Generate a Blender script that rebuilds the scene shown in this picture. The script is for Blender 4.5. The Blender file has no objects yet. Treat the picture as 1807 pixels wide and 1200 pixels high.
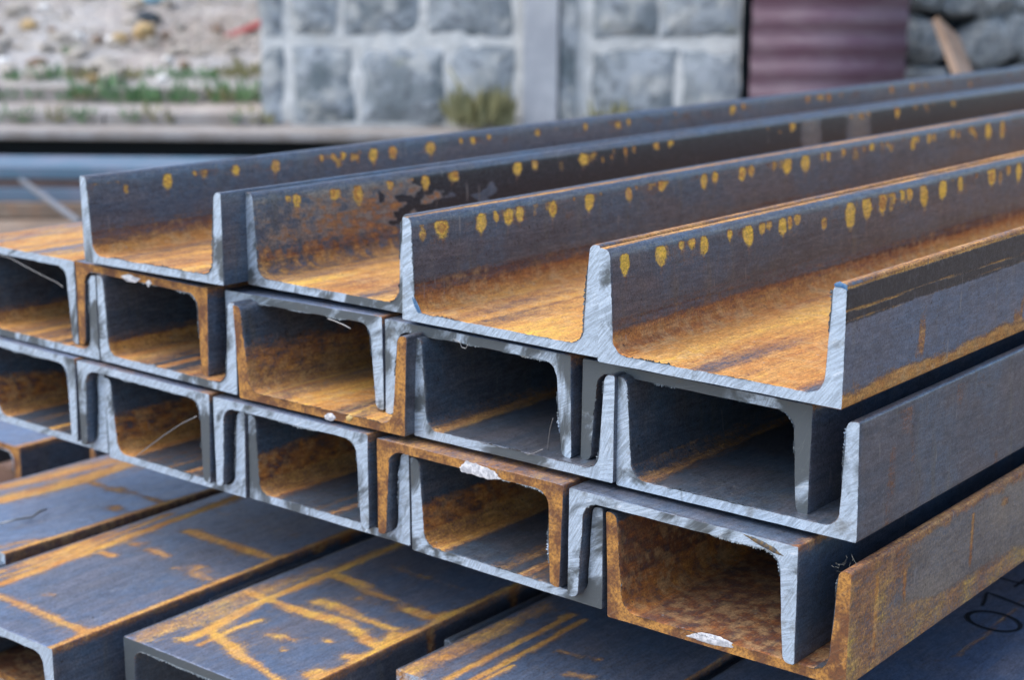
import bpy, bmesh, math, random
import numpy as np
from mathutils import Vector, Matrix

# ------------------------------------------------------------------ camera, light, exposure
S = bpy.context.scene
COL = S.collection
CZ = 0.90                                   # camera height above the yard
CAM_F = 2838.46                             # focal length in photograph pixels (photo is 1807 wide)
YAW, PITCH, ROLL = math.radians(38.99), math.radians(13.293), math.radians(0.398)
FW = Vector((-math.sin(YAW)*math.cos(PITCH), math.cos(YAW)*math.cos(PITCH), -math.sin(PITCH)))
_r = FW.cross(Vector((0, 0, 1))).normalized(); _u = _r.cross(FW)
RT = _r*math.cos(ROLL) + _u*math.sin(ROLL)
UP = _u*math.cos(ROLL) - _r*math.sin(ROLL)
cam_d = bpy.data.cameras.new('camera'); cam = bpy.data.objects.new('camera', cam_d); COL.objects.link(cam)
cam_d.sensor_width = 36.0; cam_d.lens = CAM_F/1807*36
cam_d.clip_start = 0.05; cam_d.clip_end = 500
cam.matrix_world = Matrix((( RT.x, UP.x, -FW.x, 0), (RT.y, UP.y, -FW.y, 0), (RT.z, UP.z, -FW.z, CZ), (0, 0, 0, 1)))
cam_d.dof.use_dof = True; cam_d.dof.focus_distance = 1.17; cam_d.dof.aperture_fstop = 7.0
S.camera = cam

SUN_EL, SUN_AZ = math.radians(58), math.atan2(-0.80, -0.60)      # direction towards the sun in the xy plane
w = bpy.data.worlds.new('World'); S.world = w; w.use_nodes = True
nt = w.node_tree; nt.nodes.clear()
sky = nt.nodes.new('ShaderNodeTexSky'); sky.sky_type = 'NISHITA'; sky.sun_disc = False
sky.sun_elevation = SUN_EL; sky.sun_rotation = math.pi/2 - SUN_AZ
sky.air_density = 1.0; sky.dust_density = 1.4; sky.ozone_density = 1.0
bg = nt.nodes.new('ShaderNodeBackground'); bg.inputs[1].default_value = 0.15
wo = nt.nodes.new('ShaderNodeOutputWorld')
nt.links.new(sky.outputs[0], bg.inputs[0]); nt.links.new(bg.outputs[0], wo.inputs[0])
sd = bpy.data.lights.new('sun', 'SUN'); so = bpy.data.objects.new('sun', sd); COL.objects.link(so)
sd.energy = 1.6; sd.angle = math.radians(70); sd.color = (1.0, 0.95, 0.88)
sdir = Vector((math.cos(SUN_AZ)*math.cos(SUN_EL), math.sin(SUN_AZ)*math.cos(SUN_EL), math.sin(SUN_EL)))
so.rotation_euler = sdir.to_track_quat('Z', 'Y').to_euler()
S.view_settings.view_transform = 'Standard'; S.view_settings.look = 'None'
S.view_settings.exposure = 1.02; S.view_settings.gamma = 1.0; S.view_settings.use_curve_mapping = False
S.render.engine = 'CYCLES'
try: S.cycles.max_bounces = 8
except Exception: pass

# ------------------------------------------------------------------ helpers
random.seed(7); RNG = np.random.RandomState(11)

def ray(px, py):
    return FW + RT*((px-903.5)/CAM_F) - UP*((py-600)/CAM_F)

def on_z(px, py, z):                        # where the photo's point lies on a level plane of height z
    d = ray(px, py); t = (z-CZ)/d.z
    return Vector((d.x*t, d.y*t, z))

GH = Vector((FW.x, FW.y, 0)).normalized(); EH = Vector((-GH.y, GH.x, 0))*-1     # yard frame: along the wall / away
BROT = math.atan2(EH.y, EH.x)

def yard(px, py, dh):                       # photo point at horizontal distance dh -> (along, away, height)
    d = ray(px, py); t = dh/d.dot(GH)
    return (d.dot(EH)*t, dh, CZ + d.z*t)

def Y2W(a, b, z=0.0):
    v = EH*a + GH*b
    return Vector((v.x, v.y, z))

def meta(o, label=None, cat=None, group=None, kind=None):
    if label: o['label'] = label
    if cat: o['category'] = cat
    if group: o['group'] = group
    if kind: o['kind'] = kind
    return o

def empty(name, loc, rot=(0, 0, 0), **k):
    o = bpy.data.objects.new(name, None); o.empty_display_size = 0.05
    o.location = loc; o.rotation_euler = rot; COL.objects.link(o)
    return meta(o, **k)

def link_mesh(name, me, mat=None, parent=None, loc=None, rot=None):
    o = bpy.data.objects.new(name, me); COL.objects.link(o)
    if mat is not None and len(me.materials) == 0: me.materials.append(mat)
    if parent: o.parent = parent
    if loc is not None: o.location = loc
    if rot is not None: o.rotation_euler = rot
    return o

def mesh_from(name, verts, faces, smooth=False):
    me = bpy.data.meshes.new(name)
    me.from_pydata([tuple(v) for v in verts], [], [tuple(f) for f in faces]); me.update()
    if smooth: me.polygons.foreach_set('use_smooth', [True]*len(me.polygons))
    return me

def fast_mesh(name, V, quads, smooth=True):
    me = bpy.data.meshes.new(name)
    n, m = len(V), len(quads)
    me.vertices.add(n); me.vertices.foreach_set('co', V.astype(np.float32).ravel())
    me.loops.add(m*4); me.loops.foreach_set('vertex_index', quads.astype(np.int32).ravel())
    me.polygons.add(m); me.polygons.foreach_set('loop_start', np.arange(0, m*4, 4, dtype=np.int32))
    me.polygons.foreach_set('loop_total', np.full(m, 4, dtype=np.int32))
    me.polygons.foreach_set('use_smooth', np.full(m, smooth))
    me.update(calc_edges=True); me.validate()
    return me

def set_attr(me, name, arr):
    a = me.attributes.new(name, 'FLOAT', 'POINT'); a.data.foreach_set('value', arr.astype(np.float32))

def vnoise(x, y, seed):                     # smooth value noise 0..1
    xi = np.floor(x).astype(np.int64); yi = np.floor(y).astype(np.int64)
    fx = x-xi; fy = y-yi; fx = fx*fx*(3-2*fx); fy = fy*fy*(3-2*fy)
    def h(a, b):
        n = (a*374761393 + b*668265263 + seed*974711) & 0xffffffff
        n = ((n ^ (n >> 13))*1274126177) & 0xffffffff
        return ((n ^ (n >> 16)) & 0xffff)/65535.0
    return (h(xi, yi)*(1-fx)+h(xi+1, yi)*fx)*(1-fy) + (h(xi, yi+1)*(1-fx)+h(xi+1, yi+1)*fx)*fy

def fbm(x, y, seed, o=3):
    s = 0; a = 0.5; t = 0
    for i in range(o):
        s = s + a*vnoise(x*2**i, y*2**i, seed+i*17); t += a; a *= .5
    return s/t

def sst(a, b, x):
    t = np.clip((x-a)/(b-a), 0, 1); return t*t*(3-2*t)

def box_bm(bm, x0, x1, y0, y1, z0, z1, bev=0.0):
    vs = [bm.verts.new(p) for p in ((x0,y0,z0),(x1,y0,z0),(x1,y1,z0),(x0,y1,z0),(x0,y0,z1),(x1,y0,z1),(x1,y1,z1),(x0,y1,z1))]
    fs = [bm.faces.new([vs[i] for i in f]) for f in ((0,3,2,1),(4,5,6,7),(0,1,5,4),(1,2,6,5),(2,3,7,6),(3,0,4,7))]
    if bev:
        es = list({e for f in fs for e in f.edges})
        bmesh.ops.bevel(bm, geom=es, offset=bev, segments=2, affect='EDGES', profile=.6)

def bm_mesh(name, bm, smooth=False):
    me = bpy.data.meshes.new(name); bm.normal_update(); bm.to_mesh(me); bm.free()
    if smooth: me.polygons.foreach_set('use_smooth', [True]*len(me.polygons))
    return me

def tube(name, pts, rad, sides=6):
    V = []; F = []; pts = [Vector(p) for p in pts]; n = len(pts)
    rads = rad if isinstance(rad, (list, tuple)) else [rad]*n
    for i, p in enumerate(pts):
        t = (pts[min(i+1, n-1)]-pts[max(i-1, 0)]).normalized()
        a = t.orthogonal().normalized() if i == 0 else (a - t*a.dot(t)).normalized()
        b = t.cross(a)
        for k in range(sides):
            q = 2*math.pi*k/sides; V.append(p + (a*math.cos(q)+b*math.sin(q))*rads[i])
    for i in range(n-1):
        for k in range(sides):
            k2 = (k+1) % sides
            F.append((i*sides+k, i*sides+k2, (i+1)*sides+k2, (i+1)*sides+k))
    F.append(tuple(range(sides))[::-1]); F.append(tuple((n-1)*sides+k for k in range(sides)))
    return mesh_from(name, V, F, True)

# ------------------------------------------------------------------ materials
class NB:
    def __init__(s, name):
        s.m = bpy.data.materials.new(name); s.m.use_nodes = True; s.t = s.m.node_tree
        s.t.nodes.clear(); s.out = s.n('ShaderNodeOutputMaterial'); s.b = s.n('ShaderNodeBsdfPrincipled')
        s.l(s.b.outputs[0], s.out.inputs[0])
    def n(s, ty, **k):
        o = s.t.nodes.new(ty)
        for a, v in k.items(): setattr(o, a, v)
        return o
    def l(s, a, b): s.t.links.new(a, b)
    def put(s, sock, v):
        if isinstance(v, (int, float)): sock.default_value = v
        elif isinstance(v, tuple): sock.default_value = v if len(v) == len(sock.default_value) else v+(1.0,)
        else: s.l(v, sock)
    def math(s, op, a, b=0.0, c=None, clamp=False):
        o = s.n('ShaderNodeMath', operation=op, use_clamp=clamp); s.put(o.inputs[0], a); s.put(o.inputs[1], b)
        if c is not None: s.put(o.inputs[2], c)
        return o.outputs[0]
    def mix(s, f, a, b):
        o = s.n('ShaderNodeMix', data_type='RGBA'); s.put(o.inputs[0], f); s.put(o.inputs[6], a); s.put(o.inputs[7], b)
        return o.outputs[2]
    def ramp(s, v, lo, hi, a=0.0, b=1.0):
        o = s.n('ShaderNodeMapRange', interpolation_type='SMOOTHSTEP'); s.put(o.inputs[0], v)
        s.put(o.inputs[1], lo); s.put(o.inputs[2], hi); s.put(o.inputs[3], a); s.put(o.inputs[4], b)
        return o.outputs[0]
    def coord(s, scale=(1, 1, 1), rot=(0, 0, 0), seed=True):
        tc = s.n('ShaderNodeTexCoord'); v = tc.outputs['Object']
        if seed:
            oi = s.n('ShaderNodeObjectInfo'); k = s.math('MULTIPLY', oi.outputs['Random'], 37.0)
            cb = s.n('ShaderNodeCombineXYZ'); s.l(k, cb.inputs[0]); s.l(k, cb.inputs[2])
            ad = s.n('ShaderNodeVectorMath', operation='ADD'); s.l(v, ad.inputs[0]); s.l(cb.outputs[0], ad.inputs[1]); v = ad.outputs[0]
        if rot != (0, 0, 0):
            mr = s.n('ShaderNodeMapping'); mr.inputs['Rotation'].default_value = rot; s.l(v, mr.inputs[0]); v = mr.outputs[0]
        mp = s.n('ShaderNodeMapping'); mp.inputs['Scale'].default_value = scale
        s.l(v, mp.inputs[0]); return mp.outputs[0]
    def noise(s, vec, sc, det=4.0, rough=.55, dist=0.0):
        o = s.n('ShaderNodeTexNoise'); o.inputs['Scale'].default_value = sc; o.inputs['Detail'].default_value = det
        o.inputs['Roughness'].default_value = rough; o.inputs['Distortion'].default_value = dist; s.l(vec, o.inputs[0])
        return o.outputs[0]
    def voro(s, vec, sc, feat='F1', out=0):
        o = s.n('ShaderNodeTexVoronoi', feature=feat); o.inputs['Scale'].default_value = sc; s.l(vec, o.inputs[0]); return o.outputs[out]
    def attr(s, name, obj=False):
        o = s.n('ShaderNodeAttribute', attribute_name=name, attribute_type='OBJECT' if obj else 'GEOMETRY'); return o.outputs['Fac']
    def bump(s, h, st=.3, dist=.001):
        o = s.n('ShaderNodeBump'); o.inputs['Strength'].default_value = st; o.inputs['Distance'].default_value = dist
        s.l(h, o.inputs['Height']); s.l(o.outputs[0], s.b.inputs['Normal'])
    def set(s, **k):
        for a, v in k.items(): s.put(s.b.inputs[a.replace('_', ' ')], v)

def steel_body():
    q = NB('rolled_steel_mill_scale')
    co = q.coord(); cs = q.coord((1, .16, 1)); cl = q.coord((1, .05, 1)); cv = q.coord((1, 1, .12))
    n_g = q.noise(co, 1100, 4, .7); n_f = q.noise(co, 430, 6, .72); n_m = q.noise(co, 90, 6, .68); n_l = q.noise(co, 13, 4, .6)
    n_s = q.noise(cs, 260, 6, .72); n_s2 = q.noise(cl, 60, 6, .62); n_v = q.noise(cv, 170, 5, .65)
    R = q.attr('rust'); T = q.attr('tone'); K = q.attr('dark'); P = q.attr('pale'); BL = q.attr('blue')
    # mill scale: blue-grey and purplish bands, pale scuffs, darker flakes
    c = q.mix(q.ramp(n_s2, .40, .60), (.060, .082, .118), (.108, .110, .134))
    c = q.mix(BL, c, q.mix(q.ramp(n_s2, .40, .62), (.135, .180, .285), (.205, .222, .300)))
    c = q.mix(q.ramp(n_l, .44, .60, 0, .8), c, q.mix(BL, (.062, .112, .175), (.120, .195, .340)))
    c = q.mix(q.ramp(q.noise(cl, 22, 5, .65), .50, .66, 0, .6), c, q.mix(BL, (.036, .042, .058), (.16, .17, .22)))
    c = q.mix(q.ramp(q.noise(cv, 60, 6, .7), .54, .68, 0, .5), c, q.mix(BL, (.13, .125, .095), (.24, .24, .26)))
    c = q.mix(q.ramp(n_s, .48, .66, 0, .42), c, q.mix(BL, (.165, .170, .190), (.27, .29, .37)))
    c = q.mix(q.ramp(n_m, .50, .64, 0, .40), c, q.mix(BL, (.044, .047, .062), (.085, .105, .170)))
    c = q.mix(q.ramp(n_g, .42, .62, 0, .42), c, q.mix(BL, (.19, .195, .215), (.30, .33, .42)))
    c = q.mix(q.ramp(n_f, .56, .64, 0, .40), c, (.030, .033, .044))
    c = q.mix(q.ramp(n_v, .54, .72, 0, .26), c, (.19, .175, .16))
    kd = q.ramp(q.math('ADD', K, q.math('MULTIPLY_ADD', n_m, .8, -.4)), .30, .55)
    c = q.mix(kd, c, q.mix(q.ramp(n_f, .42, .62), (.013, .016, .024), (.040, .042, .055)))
    pd = q.ramp(q.math('ADD', P, q.math('MULTIPLY_ADD', n_f, 1.0, -.5)), .30, .70, 0, .85)
    c = q.mix(pd, c, (.27, .235, .195))
    # rust colour by tone
    cr = q.n('ShaderNodeValToRGB'); e = cr.color_ramp.elements
    e[0].position = 0; e[0].color = (.060, .020, .012, 1); e[1].position = 1; e[1].color = (.84, .53, .060, 1)
    for p_, c_ in ((.25, (.165, .052, .018, 1)), (.5, (.42, .145, .024, 1)), (.75, (.60, .295, .060, 1))):
        x = e.new(p_); x.color = c_
    tt = q.math('ADD', q.math('ADD', T, q.math('MULTIPLY_ADD', n_f, .55, -.275)), q.math('ADD', q.math('MULTIPLY_ADD', n_s, .45, -.225), q.math('MULTIPLY_ADD', n_g, .55, -.275)))
    q.l(tt, cr.inputs[0])
    nn = q.math('ADD', q.math('MULTIPLY_ADD', n_f, .70, -.35), q.math('ADD', q.math('MULTIPLY_ADD', n_s, .55, -.275), q.math('ADD', q.math('MULTIPLY_ADD', n_g, .50, -.25), q.math('MULTIPLY_ADD', n_m, .55, -.275))))
    rr = q.math('ADD', R, nn)
    c = q.mix(q.ramp(rr, .20, .60, 0, .50), c, (.135, .068, .042))
    rm = q.ramp(rr, .26, .82)
    rust = q.mix(q.math('MULTIPLY', q.ramp(n_m, .42, .62), q.ramp(n_l, .35, .6, .15, .55)), cr.outputs[0], (.52, .330, .150))
    c = q.mix(q.math('MULTIPLY', rm, .94), c, rust)
    gr = q.math('MULTIPLY', q.ramp(q.noise(co, 640, 2, .5), .34, .66, .80, 1.20), q.ramp(q.noise(cs, 420, 3, .6), .34, .66, .84, 1.16))
    gv = q.n('ShaderNodeVectorMath', operation='SCALE'); q.l(c, gv.inputs[0]); q.l(gr, gv.inputs['Scale']); c = gv.outputs[0]
    c = q.mix(q.ramp(q.noise(co, 330, 2, .5), .66, .72, 0, .75), c, (.030, .022, .020))
    c = q.mix(q.ramp(q.noise(cv, 210, 2, .5), .70, .76, 0, .5), c, (.30, .29, .28))
    q.set(Base_Color=c, Metallic=q.math('MULTIPLY_ADD', rm, -.35, .30, clamp=True),
          Roughness=q.math('ADD', q.ramp(rm, 0, .7, .36, .85), q.math('MULTIPLY_ADD', n_m, .30, -.15)), IOR=1.55)
    q.bump(q.math('ADD', q.math('MULTIPLY', n_f, q.math('MULTIPLY_ADD', rm, 1.2, .45)), q.math('ADD', q.math('MULTIPLY', n_m, .7), q.math('MULTIPLY', rm, .8))), .6, .0005)
    return q.m

def steel_cut():
    q = NB('sawn_steel_end')
    co = q.coord(); oi = q.n('ShaderNodeObjectInfo')
    def ang(base, spread, scale):
        tc = q.n('ShaderNodeTexCoord'); m1 = q.n('ShaderNodeMapping'); cb = q.n('ShaderNodeCombineXYZ')
        q.l(q.math('MULTIPLY_ADD', oi.outputs['Random'], math.radians(spread), math.radians(base)), cb.inputs[1]); q.l(cb.outputs[0], m1.inputs['Rotation'])
        q.l(tc.outputs['Object'], m1.inputs[0]); m2 = q.n('ShaderNodeMapping'); m2.inputs['Scale'].default_value = scale; q.l(m1.outputs[0], m2.inputs[0])
        ad = q.n('ShaderNodeVectorMath', operation='ADD'); k3 = q.n('ShaderNodeCombineXYZ'); q.l(q.math('MULTIPLY', oi.outputs['Random'], 31.0), k3.inputs[0]); q.l(m2.outputs[0], ad.inputs[0]); q.l(k3.outputs[0], ad.inputs[1])
        return ad.outputs[0]
    c1 = ang(-20, -45, (1, 1, .07)); c2 = ang(-75, 40, (1, 1, .09)); cp = ang(-60, 50, (1, 1, .5))
    s1 = q.noise(c1, 700, 6, .75); s2 = q.noise(c2, 360, 6, .75, .8); f = q.noise(co, 700, 5, .7)
    pch = q.noise(cp, 26, 5, .62, 1.2); big = q.noise(co, 13, 2, .5)
    sel = q.ramp(q.noise(co, 22, 2, .5), .46, .54)
    B = q.attr('bright', True); E_ = q.attr('end_rust', True)
    k = q.math('ADD', q.math('ADD', B, q.math('MULTIPLY_ADD', pch, 2.4, -1.2)), q.math('MULTIPLY_ADD', big, 2.2, -1.1))
    km = q.ramp(k, .25, .62)
    ss = q.mix(sel, s1, s2)
    c = q.mix(km, (.105, .125, .138), (.53, .655, .80))
    c = q.mix(q.ramp(ss, .40, .56, .42, 0), c, (.11, .13, .155))
    c = q.mix(q.math('MULTIPLY', q.ramp(ss, .54, .74, 0, .80), q.ramp(km, 0, 1, .12, 1)), c, (.88, .93, .98))
    c = q.mix(q.ramp(f, .50, .66, 0, .35), c, (.10, .12, .14))
    c = q.mix(q.ramp(q.noise(co, 38, 5, .65), .57, .72, 0, .5), c, (.155, .135, .095))
    er = q.ramp(q.math('ADD', E_, q.math('ADD', q.math('MULTIPLY_ADD', f, .7, -.35), q.math('MULTIPLY_ADD', pch, 1.4, -.7))), .34, .66)
    rc = q.mix(q.ramp(q.noise(co, 46, 6, .7), .40, .60), (.15, .058, .022), (.50, .235, .050))
    rc = q.mix(q.ramp(q.noise(co, 420, 6, .75), .44, .60, 0, .7), rc, (.085, .040, .022))
    rc = q.mix(q.ramp(s1, .52, .7, 0, .45), rc, (.38, .25, .14))
    c = q.mix(er, c, rc)
    q.set(Base_Color=c, Metallic=q.math('MULTIPLY_ADD', er, -.45, .45), Roughness=q.ramp(er, 0, 1, .44, .88))
    q.bump(q.math('ADD', s1, q.math('ADD', s2, q.math('MULTIPLY', f, .8))), .4, .0004)
    return q.m

def plain(name, col, rough=.6, metal=0.0, var=None, sc=60, bump=0.0, bsc=None):
    q = NB(name); co = q.coord()
    c = col
    if var: c = q.mix(q.ramp(q.noise(co, sc, 5, .6), .35, .65), col, var)
    q.set(Base_Color=c, Roughness=rough, Metallic=metal)
    if bump: q.bump(q.noise(co, bsc or sc*2, 5, .6), .6, bump)
    return q.m

M_BODY = steel_body(); M_CUT = steel_cut()
M_BURR = plain('bright_steel_burr', (.55, .60, .66), .35, .7, (.25, .28, .32), 400)
M_WIRE = plain('steel_wire_shaving', (.26, .26, .26), .4, .6)
M_WHITE = plain('white_paint_drip', (.72, .72, .74), .45, 0, (.34, .35, .38), 260, .0003, 700)
M_YELLOW = plain('pale_yellow_paint', (.62, .48, .22), .6, 0, (.5, .33, .1), 400)
M_BLUE = plain('blue_marker_paint', (.03, .12, .28), .5, 0, (.10, .20, .32), 500)
M_BLACK = plain('black_marker_ink', (.008, .011, .016), .65)
M_LINT = plain('pale_lint', (.22, .22, .19), .9)

# ------------------------------------------------------------------ rolled channels
H_STD, TW = .0848, .0084

def profile(W, H, spl, spr, dens):
    """outline of the upright section from outer-bottom-centre-left, with zone tags; dens = spacing per zone"""
    tt, tr, rf, rt = .0102, .0148, .0125, .0058      # tip thickness, root thickness, fillet, tip radius
    pts = []                                        # (x, z, zone, u)
    def seg(p, q, zone, u0, u1, last=False):
        L = math.hypot(q[0]-p[0], q[1]-p[1]); n = max(1, int(round(L/dens.get(zone, .012))))
        for i in range(n):
            t = i/n; pts.append((p[0]+(q[0]-p[0])*t, p[1]+(q[1]-p[1])*t, zone, u0+(u1-u0)*t))
    def arc(c, r, a0, a1, n, zone, u0, u1):
        for i in range(n):
            t = i/n; a = math.radians(a0+(a1-a0)*t); pts.append((c[0]+r*math.cos(a), c[1]+r*math.sin(a), zone, u0+(u1-u0)*t))
    ro = .0016
    seg((ro, 0), (W-ro, 0), 'bot', 0, 1)
    arc((W-ro, ro), ro, -90, 0, 3, 'outR', 0, 0)
    seg((W, ro), (W, H-ro*1.2), 'outR', 0, 1)
    arc((W-ro*1.2, H-ro*1.2), ro*1.2, 0, 90, 3, 'tipR', 0, .3)
    seg((W-ro*1.2, H), (W-tt+rt, H), 'tipR', .3, .6)
    arc((W-tt+rt, H-rt), rt, 90, 172, 5, 'tipR', .6, 1)
    # inner right face
    sl = (tr-tt)/(H-TW)
    xi = lambda z: W-tt-(H-z)*sl
    seg((W-tt-.0003, H-rt), (xi(TW+rf), TW+rf), 'inR', 1, .15)
    cx = xi(TW+rf)-rf
    arc((cx, TW+rf), rf, 0, -90, 7, 'filR', .15, 0)
    xl = lambda z: tt+(H-z)*sl
    cl = xl(TW+rf)+rf
    seg((cx, TW), (cl, TW), 'web', 1, 0)
    arc((cl, TW+rf), rf, -90, -180, 7, 'filL', 0, .15)
    seg((xl(TW+rf), TW+rf), (tt+.0003, H-rt), 'inL', .15, 1)
    arc((tt-rt, H-rt), rt, 8, 90, 5, 'tipL', 1, .6)
    seg((tt-rt, H), (ro*1.2, H), 'tipL', .6, .3)
    arc((ro*1.2, H-ro*1.2), ro*1.2, 90, 180, 3, 'tipL', .3, 0)
    seg((0, H-ro*1.2), (0, ro), 'outL', 1, 0)
    arc((ro, ro), ro, 180, 270, 3, 'outL', 0, 0)
    out = []
    for x, z, zn, u in pts:                          # rolled flanges lean out a little
        k = max(0, (z-TW)/(H-TW))
        if x < W*.5: x = x - spl*k
        else: x = x + spr*k
        out.append((x, z, zn, u))
    return out, cl, cx

def rows(length, d0, g):
    y = [0.0, .0007]; 
    while y[-1] < length:
        y.append(y[-1] + d0 + g*y[-1])
    y[-1] = length
    return np.array(y)

def channel(name, at, y0, W, H, rot_y, spl=0, spr=0, rotz=0, length=4.5, dens=None, d0=.003, g=.05,
            paint=None, bright=.5, end_rust=0.0, label='', group=None, seed=0, mirrored=False, burr=1.0, category='steel channel'):
    root = empty(name, (at[0], y0, at[1]), (0, rot_y, rotz), label=label, cat=category, group=group)
    d = dict(bot=.02, outR=.015, outL=.015, inR=.012, inL=.012, web=.015); d.update(dens or {})
    pts, cl, cx = profile(W, H, spl, spr, d)
    n = len(pts); X = np.array([p[0] for p in pts]); Z = np.array([p[1] for p in pts]); U_ = np.array([p[3] for p in pts])
    zn = [p[2] for p in pts]
    ys = rows(length, d0, g); m = len(ys)
    # inward normal for the tiny saw arris
    dx = np.roll(X, -1)-np.roll(X, 1); dz = np.roll(Z, -1)-np.roll(Z, 1); L = np.hypot(dx, dz)+1e-9
    nx, nz = -dz/L, dx/L
    rg = np.random.RandomState(seed+100)
    j = (rg.rand(n)-.5)*.0004 + .0004
    inner = np.array([z_ in ('inL', 'inR', 'web', 'filL', 'filR') for z_ in zn])
    j = np.where(inner, j+(rg.rand(n)-.3)*.0006, j)
    X0, Z0 = X+nx*j, Z+nz*j
    VX = np.tile(X, (m, 1)); VZ = np.tile(Z, (m, 1)); VX[0] = X0; VZ[0] = Z0
    VY = np.tile(ys[:, None], (1, n))
    # rolled surfaces are never perfectly straight
    bow = (fbm(VY*1.3, VX*0, seed+3)-.5)*.0012*np.clip(VY/.3, 0, 1)
    VX = VX + bow
    V = np.stack([VX, VY, VZ], -1)
    zone = np.array(zn); U2 = np.tile(U_, (m, 1))
    fields = {k: np.zeros((m, n)) for k in ('rust', 'tone', 'dark', 'pale', 'blue')}
    fields['tone'][:] = .5
    ct = np.float64(math.cos(rot_y)); st = math.sin(rot_y)
    WX = at[0] + (VX*ct + VZ*st)*math.cos(rotz) - VY*math.sin(rotz)
    WY = y0 + (VX*ct + VZ*st)*math.sin(rotz) + VY*math.cos(rotz)
    base_paint(fields, zone, U2, VY, VX, VZ, seed, H)
    if paint: paint(fields, zone, U2, VY, VX, VZ, WX, WY, seed)
    # parts: web, two flanges
    def zi(i): return zn[i]
    split_l, split_r = cl+.004, cx-.004
    i2 = np.arange(n); nxt = (i2+1) % n
    xm = .5*(X[i2]+X[nxt])
    isl = xm < split_l; isr = xm > split_r
    parts = [('web', ~(isl | isr)), ('flange', isl), ('flange', isr)]
    for pn, sel in parts:
        ii = i2[sel]
        r = np.arange(m-1)
        a = (r[:, None]*n + ii[None]).ravel(); b = (r[:, None]*n + nxt[ii][None]).ravel()
        quads = np.stack([a, a+n, b+n, b], -1)
        used, inv = np.unique(quads.ravel(), return_inverse=True)
        me = fast_mesh(pn, V.reshape(-1, 3)[used], inv.reshape(-1, 4)[:, ::-1])
        for k, fv in fields.items(): set_attr(me, k, fv.ravel()[used])
        link_mesh(pn, me, M_BODY, root)
    cap = mesh_from('sawn_end', [(X0[i], 0, Z0[i]) for i in range(n)], [tuple(range(n))])
    o = link_mesh('sawn_end', cap, M_CUT, root); o['bright'] = float(bright); o['end_rust'] = float(end_rust)
    capb = mesh_from('end_face', [(X[i], length, Z[i]) for i in range(n)], [tuple(range(n))[::-1]])
    ob = link_mesh('sawn_end', capb, M_CUT, root); ob['bright'] = .3; ob['end_rust'] = .4
    # ragged burr left by the saw along the inner edge
    if burr > 0:
        BV = []; BF = []
        idx = [i for i in range(n) if inner[i]]
        pp = []
        for a_, b_ in zip(idx[:-1], idx[1:]):
            L_ = math.hypot(X0[b_]-X0[a_], Z0[b_]-Z0[a_]); k_ = max(1, int(L_/.0007))
            for q_ in range(k_):
                t = q_/k_; pp.append((X0[a_]+(X0[b_]-X0[a_])*t, Z0[a_]+(Z0[b_]-Z0[a_])*t, nx[a_], nz[a_]))
        run = 0.0; s = 0
        amp = fbm(np.arange(len(pp))*.03, np.zeros(len(pp)), seed+51, 3)
        hh = [max(0.0, (amp[i]-.46))*.0058*burr*(.3+rg.rand()**2) for i in range(len(pp))]
        for i, (x, z, ax, az) in enumerate(pp):
            h = hh[i]
            BV.append((x, -.0001, z)); BV.append((x - ax*h, -.0003-rg.rand()*.0012*(h > 0), z - az*h))
        for i in range(len(pp)-1):
            if hh[i] > .0002 or hh[i+1] > .0002: BF.append((2*i, 2*i+1, 2*i+3, 2*i+2))
        if BF:
            link_mesh('saw_burr', mesh_from('saw_burr', BV, BF), M_CUT if end_rust < .4 else M_CUT, root)
            bpy.data.objects[-1] if False else None
            ob2 = root.children[-1]; ob2['bright'] = float(bright)+.2; ob2['end_rust'] = float(end_rust)*.6
    return root

def base_paint(F, zone, U, Y, X, Z, seed, H):
    z = zone[None]
    n1 = fbm(U*3, Y*3.0, seed+1); n2 = fbm(U*9, Y*7, seed+2)
    F['rust'] += .05 + (n1-.5)*.3
    F['tone'] += (n2-.5)*.5
    fil = (z == 'filL') | (z == 'filR')
    F['rust'] = np.where(fil, F['rust']+.22, F['rust'])
    tip = (z == 'tipL') | (z == 'tipR')
    F['rust'] = np.where(tip, F['rust']+.10, F['rust'])
    # last millimetres next to the saw cut stay a little rusty
    F['rust'] += .12*np.exp(-Y/.002)

def spots(F, mask, U, Y, seed, count, ymax, size=.0042, top=1.03, strength=1.0, h=.074, tone=.80):
    rg = np.random.RandomState(seed*7+5)
    yy = ymax*rg.rand(count)**1.25
    # clusters
    base = rg.rand(max(3, count//5))*ymax
    for i in range(count):
        y = yy[i] if rg.rand() < .45 else base[rg.randint(len(base))]+rg.randn()*.03
        if y < .008: y = .012
        s = size*(.5+rg.rand()*.95); ay = s*(.85+.3*rg.rand()); au = s*1.35/h
        u = top - au*.9 - rg.rand()**3*.16
        sel = np.abs(Y[:, 0]-y) < ay*3
        if not sel.any(): continue
        dy = (Y[sel]-y)/ay; du = (U[sel]-u)/au
        dd = np.sqrt(dy**2+du**2)
        s_ = strength*(.55+.6*rg.rand())
        v = s_*sst(1.35, .65, dd)
        tail = s_*.55*np.exp(-(dy/.55)**2)*sst(-3.2-rg.rand()*3, -.5, du)*(du < 0)
        F['rust'][sel] = np.where(mask, np.maximum(F['rust'][sel], np.maximum(v, tail)), F['rust'][sel])
        ring = tone - .35*sst(.45, .1, dd)*(rg.rand() < .5) + .12*rg.rand()
        F['tone'][sel] = np.where(mask & (v > .2), ring, F['tone'][sel])

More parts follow.
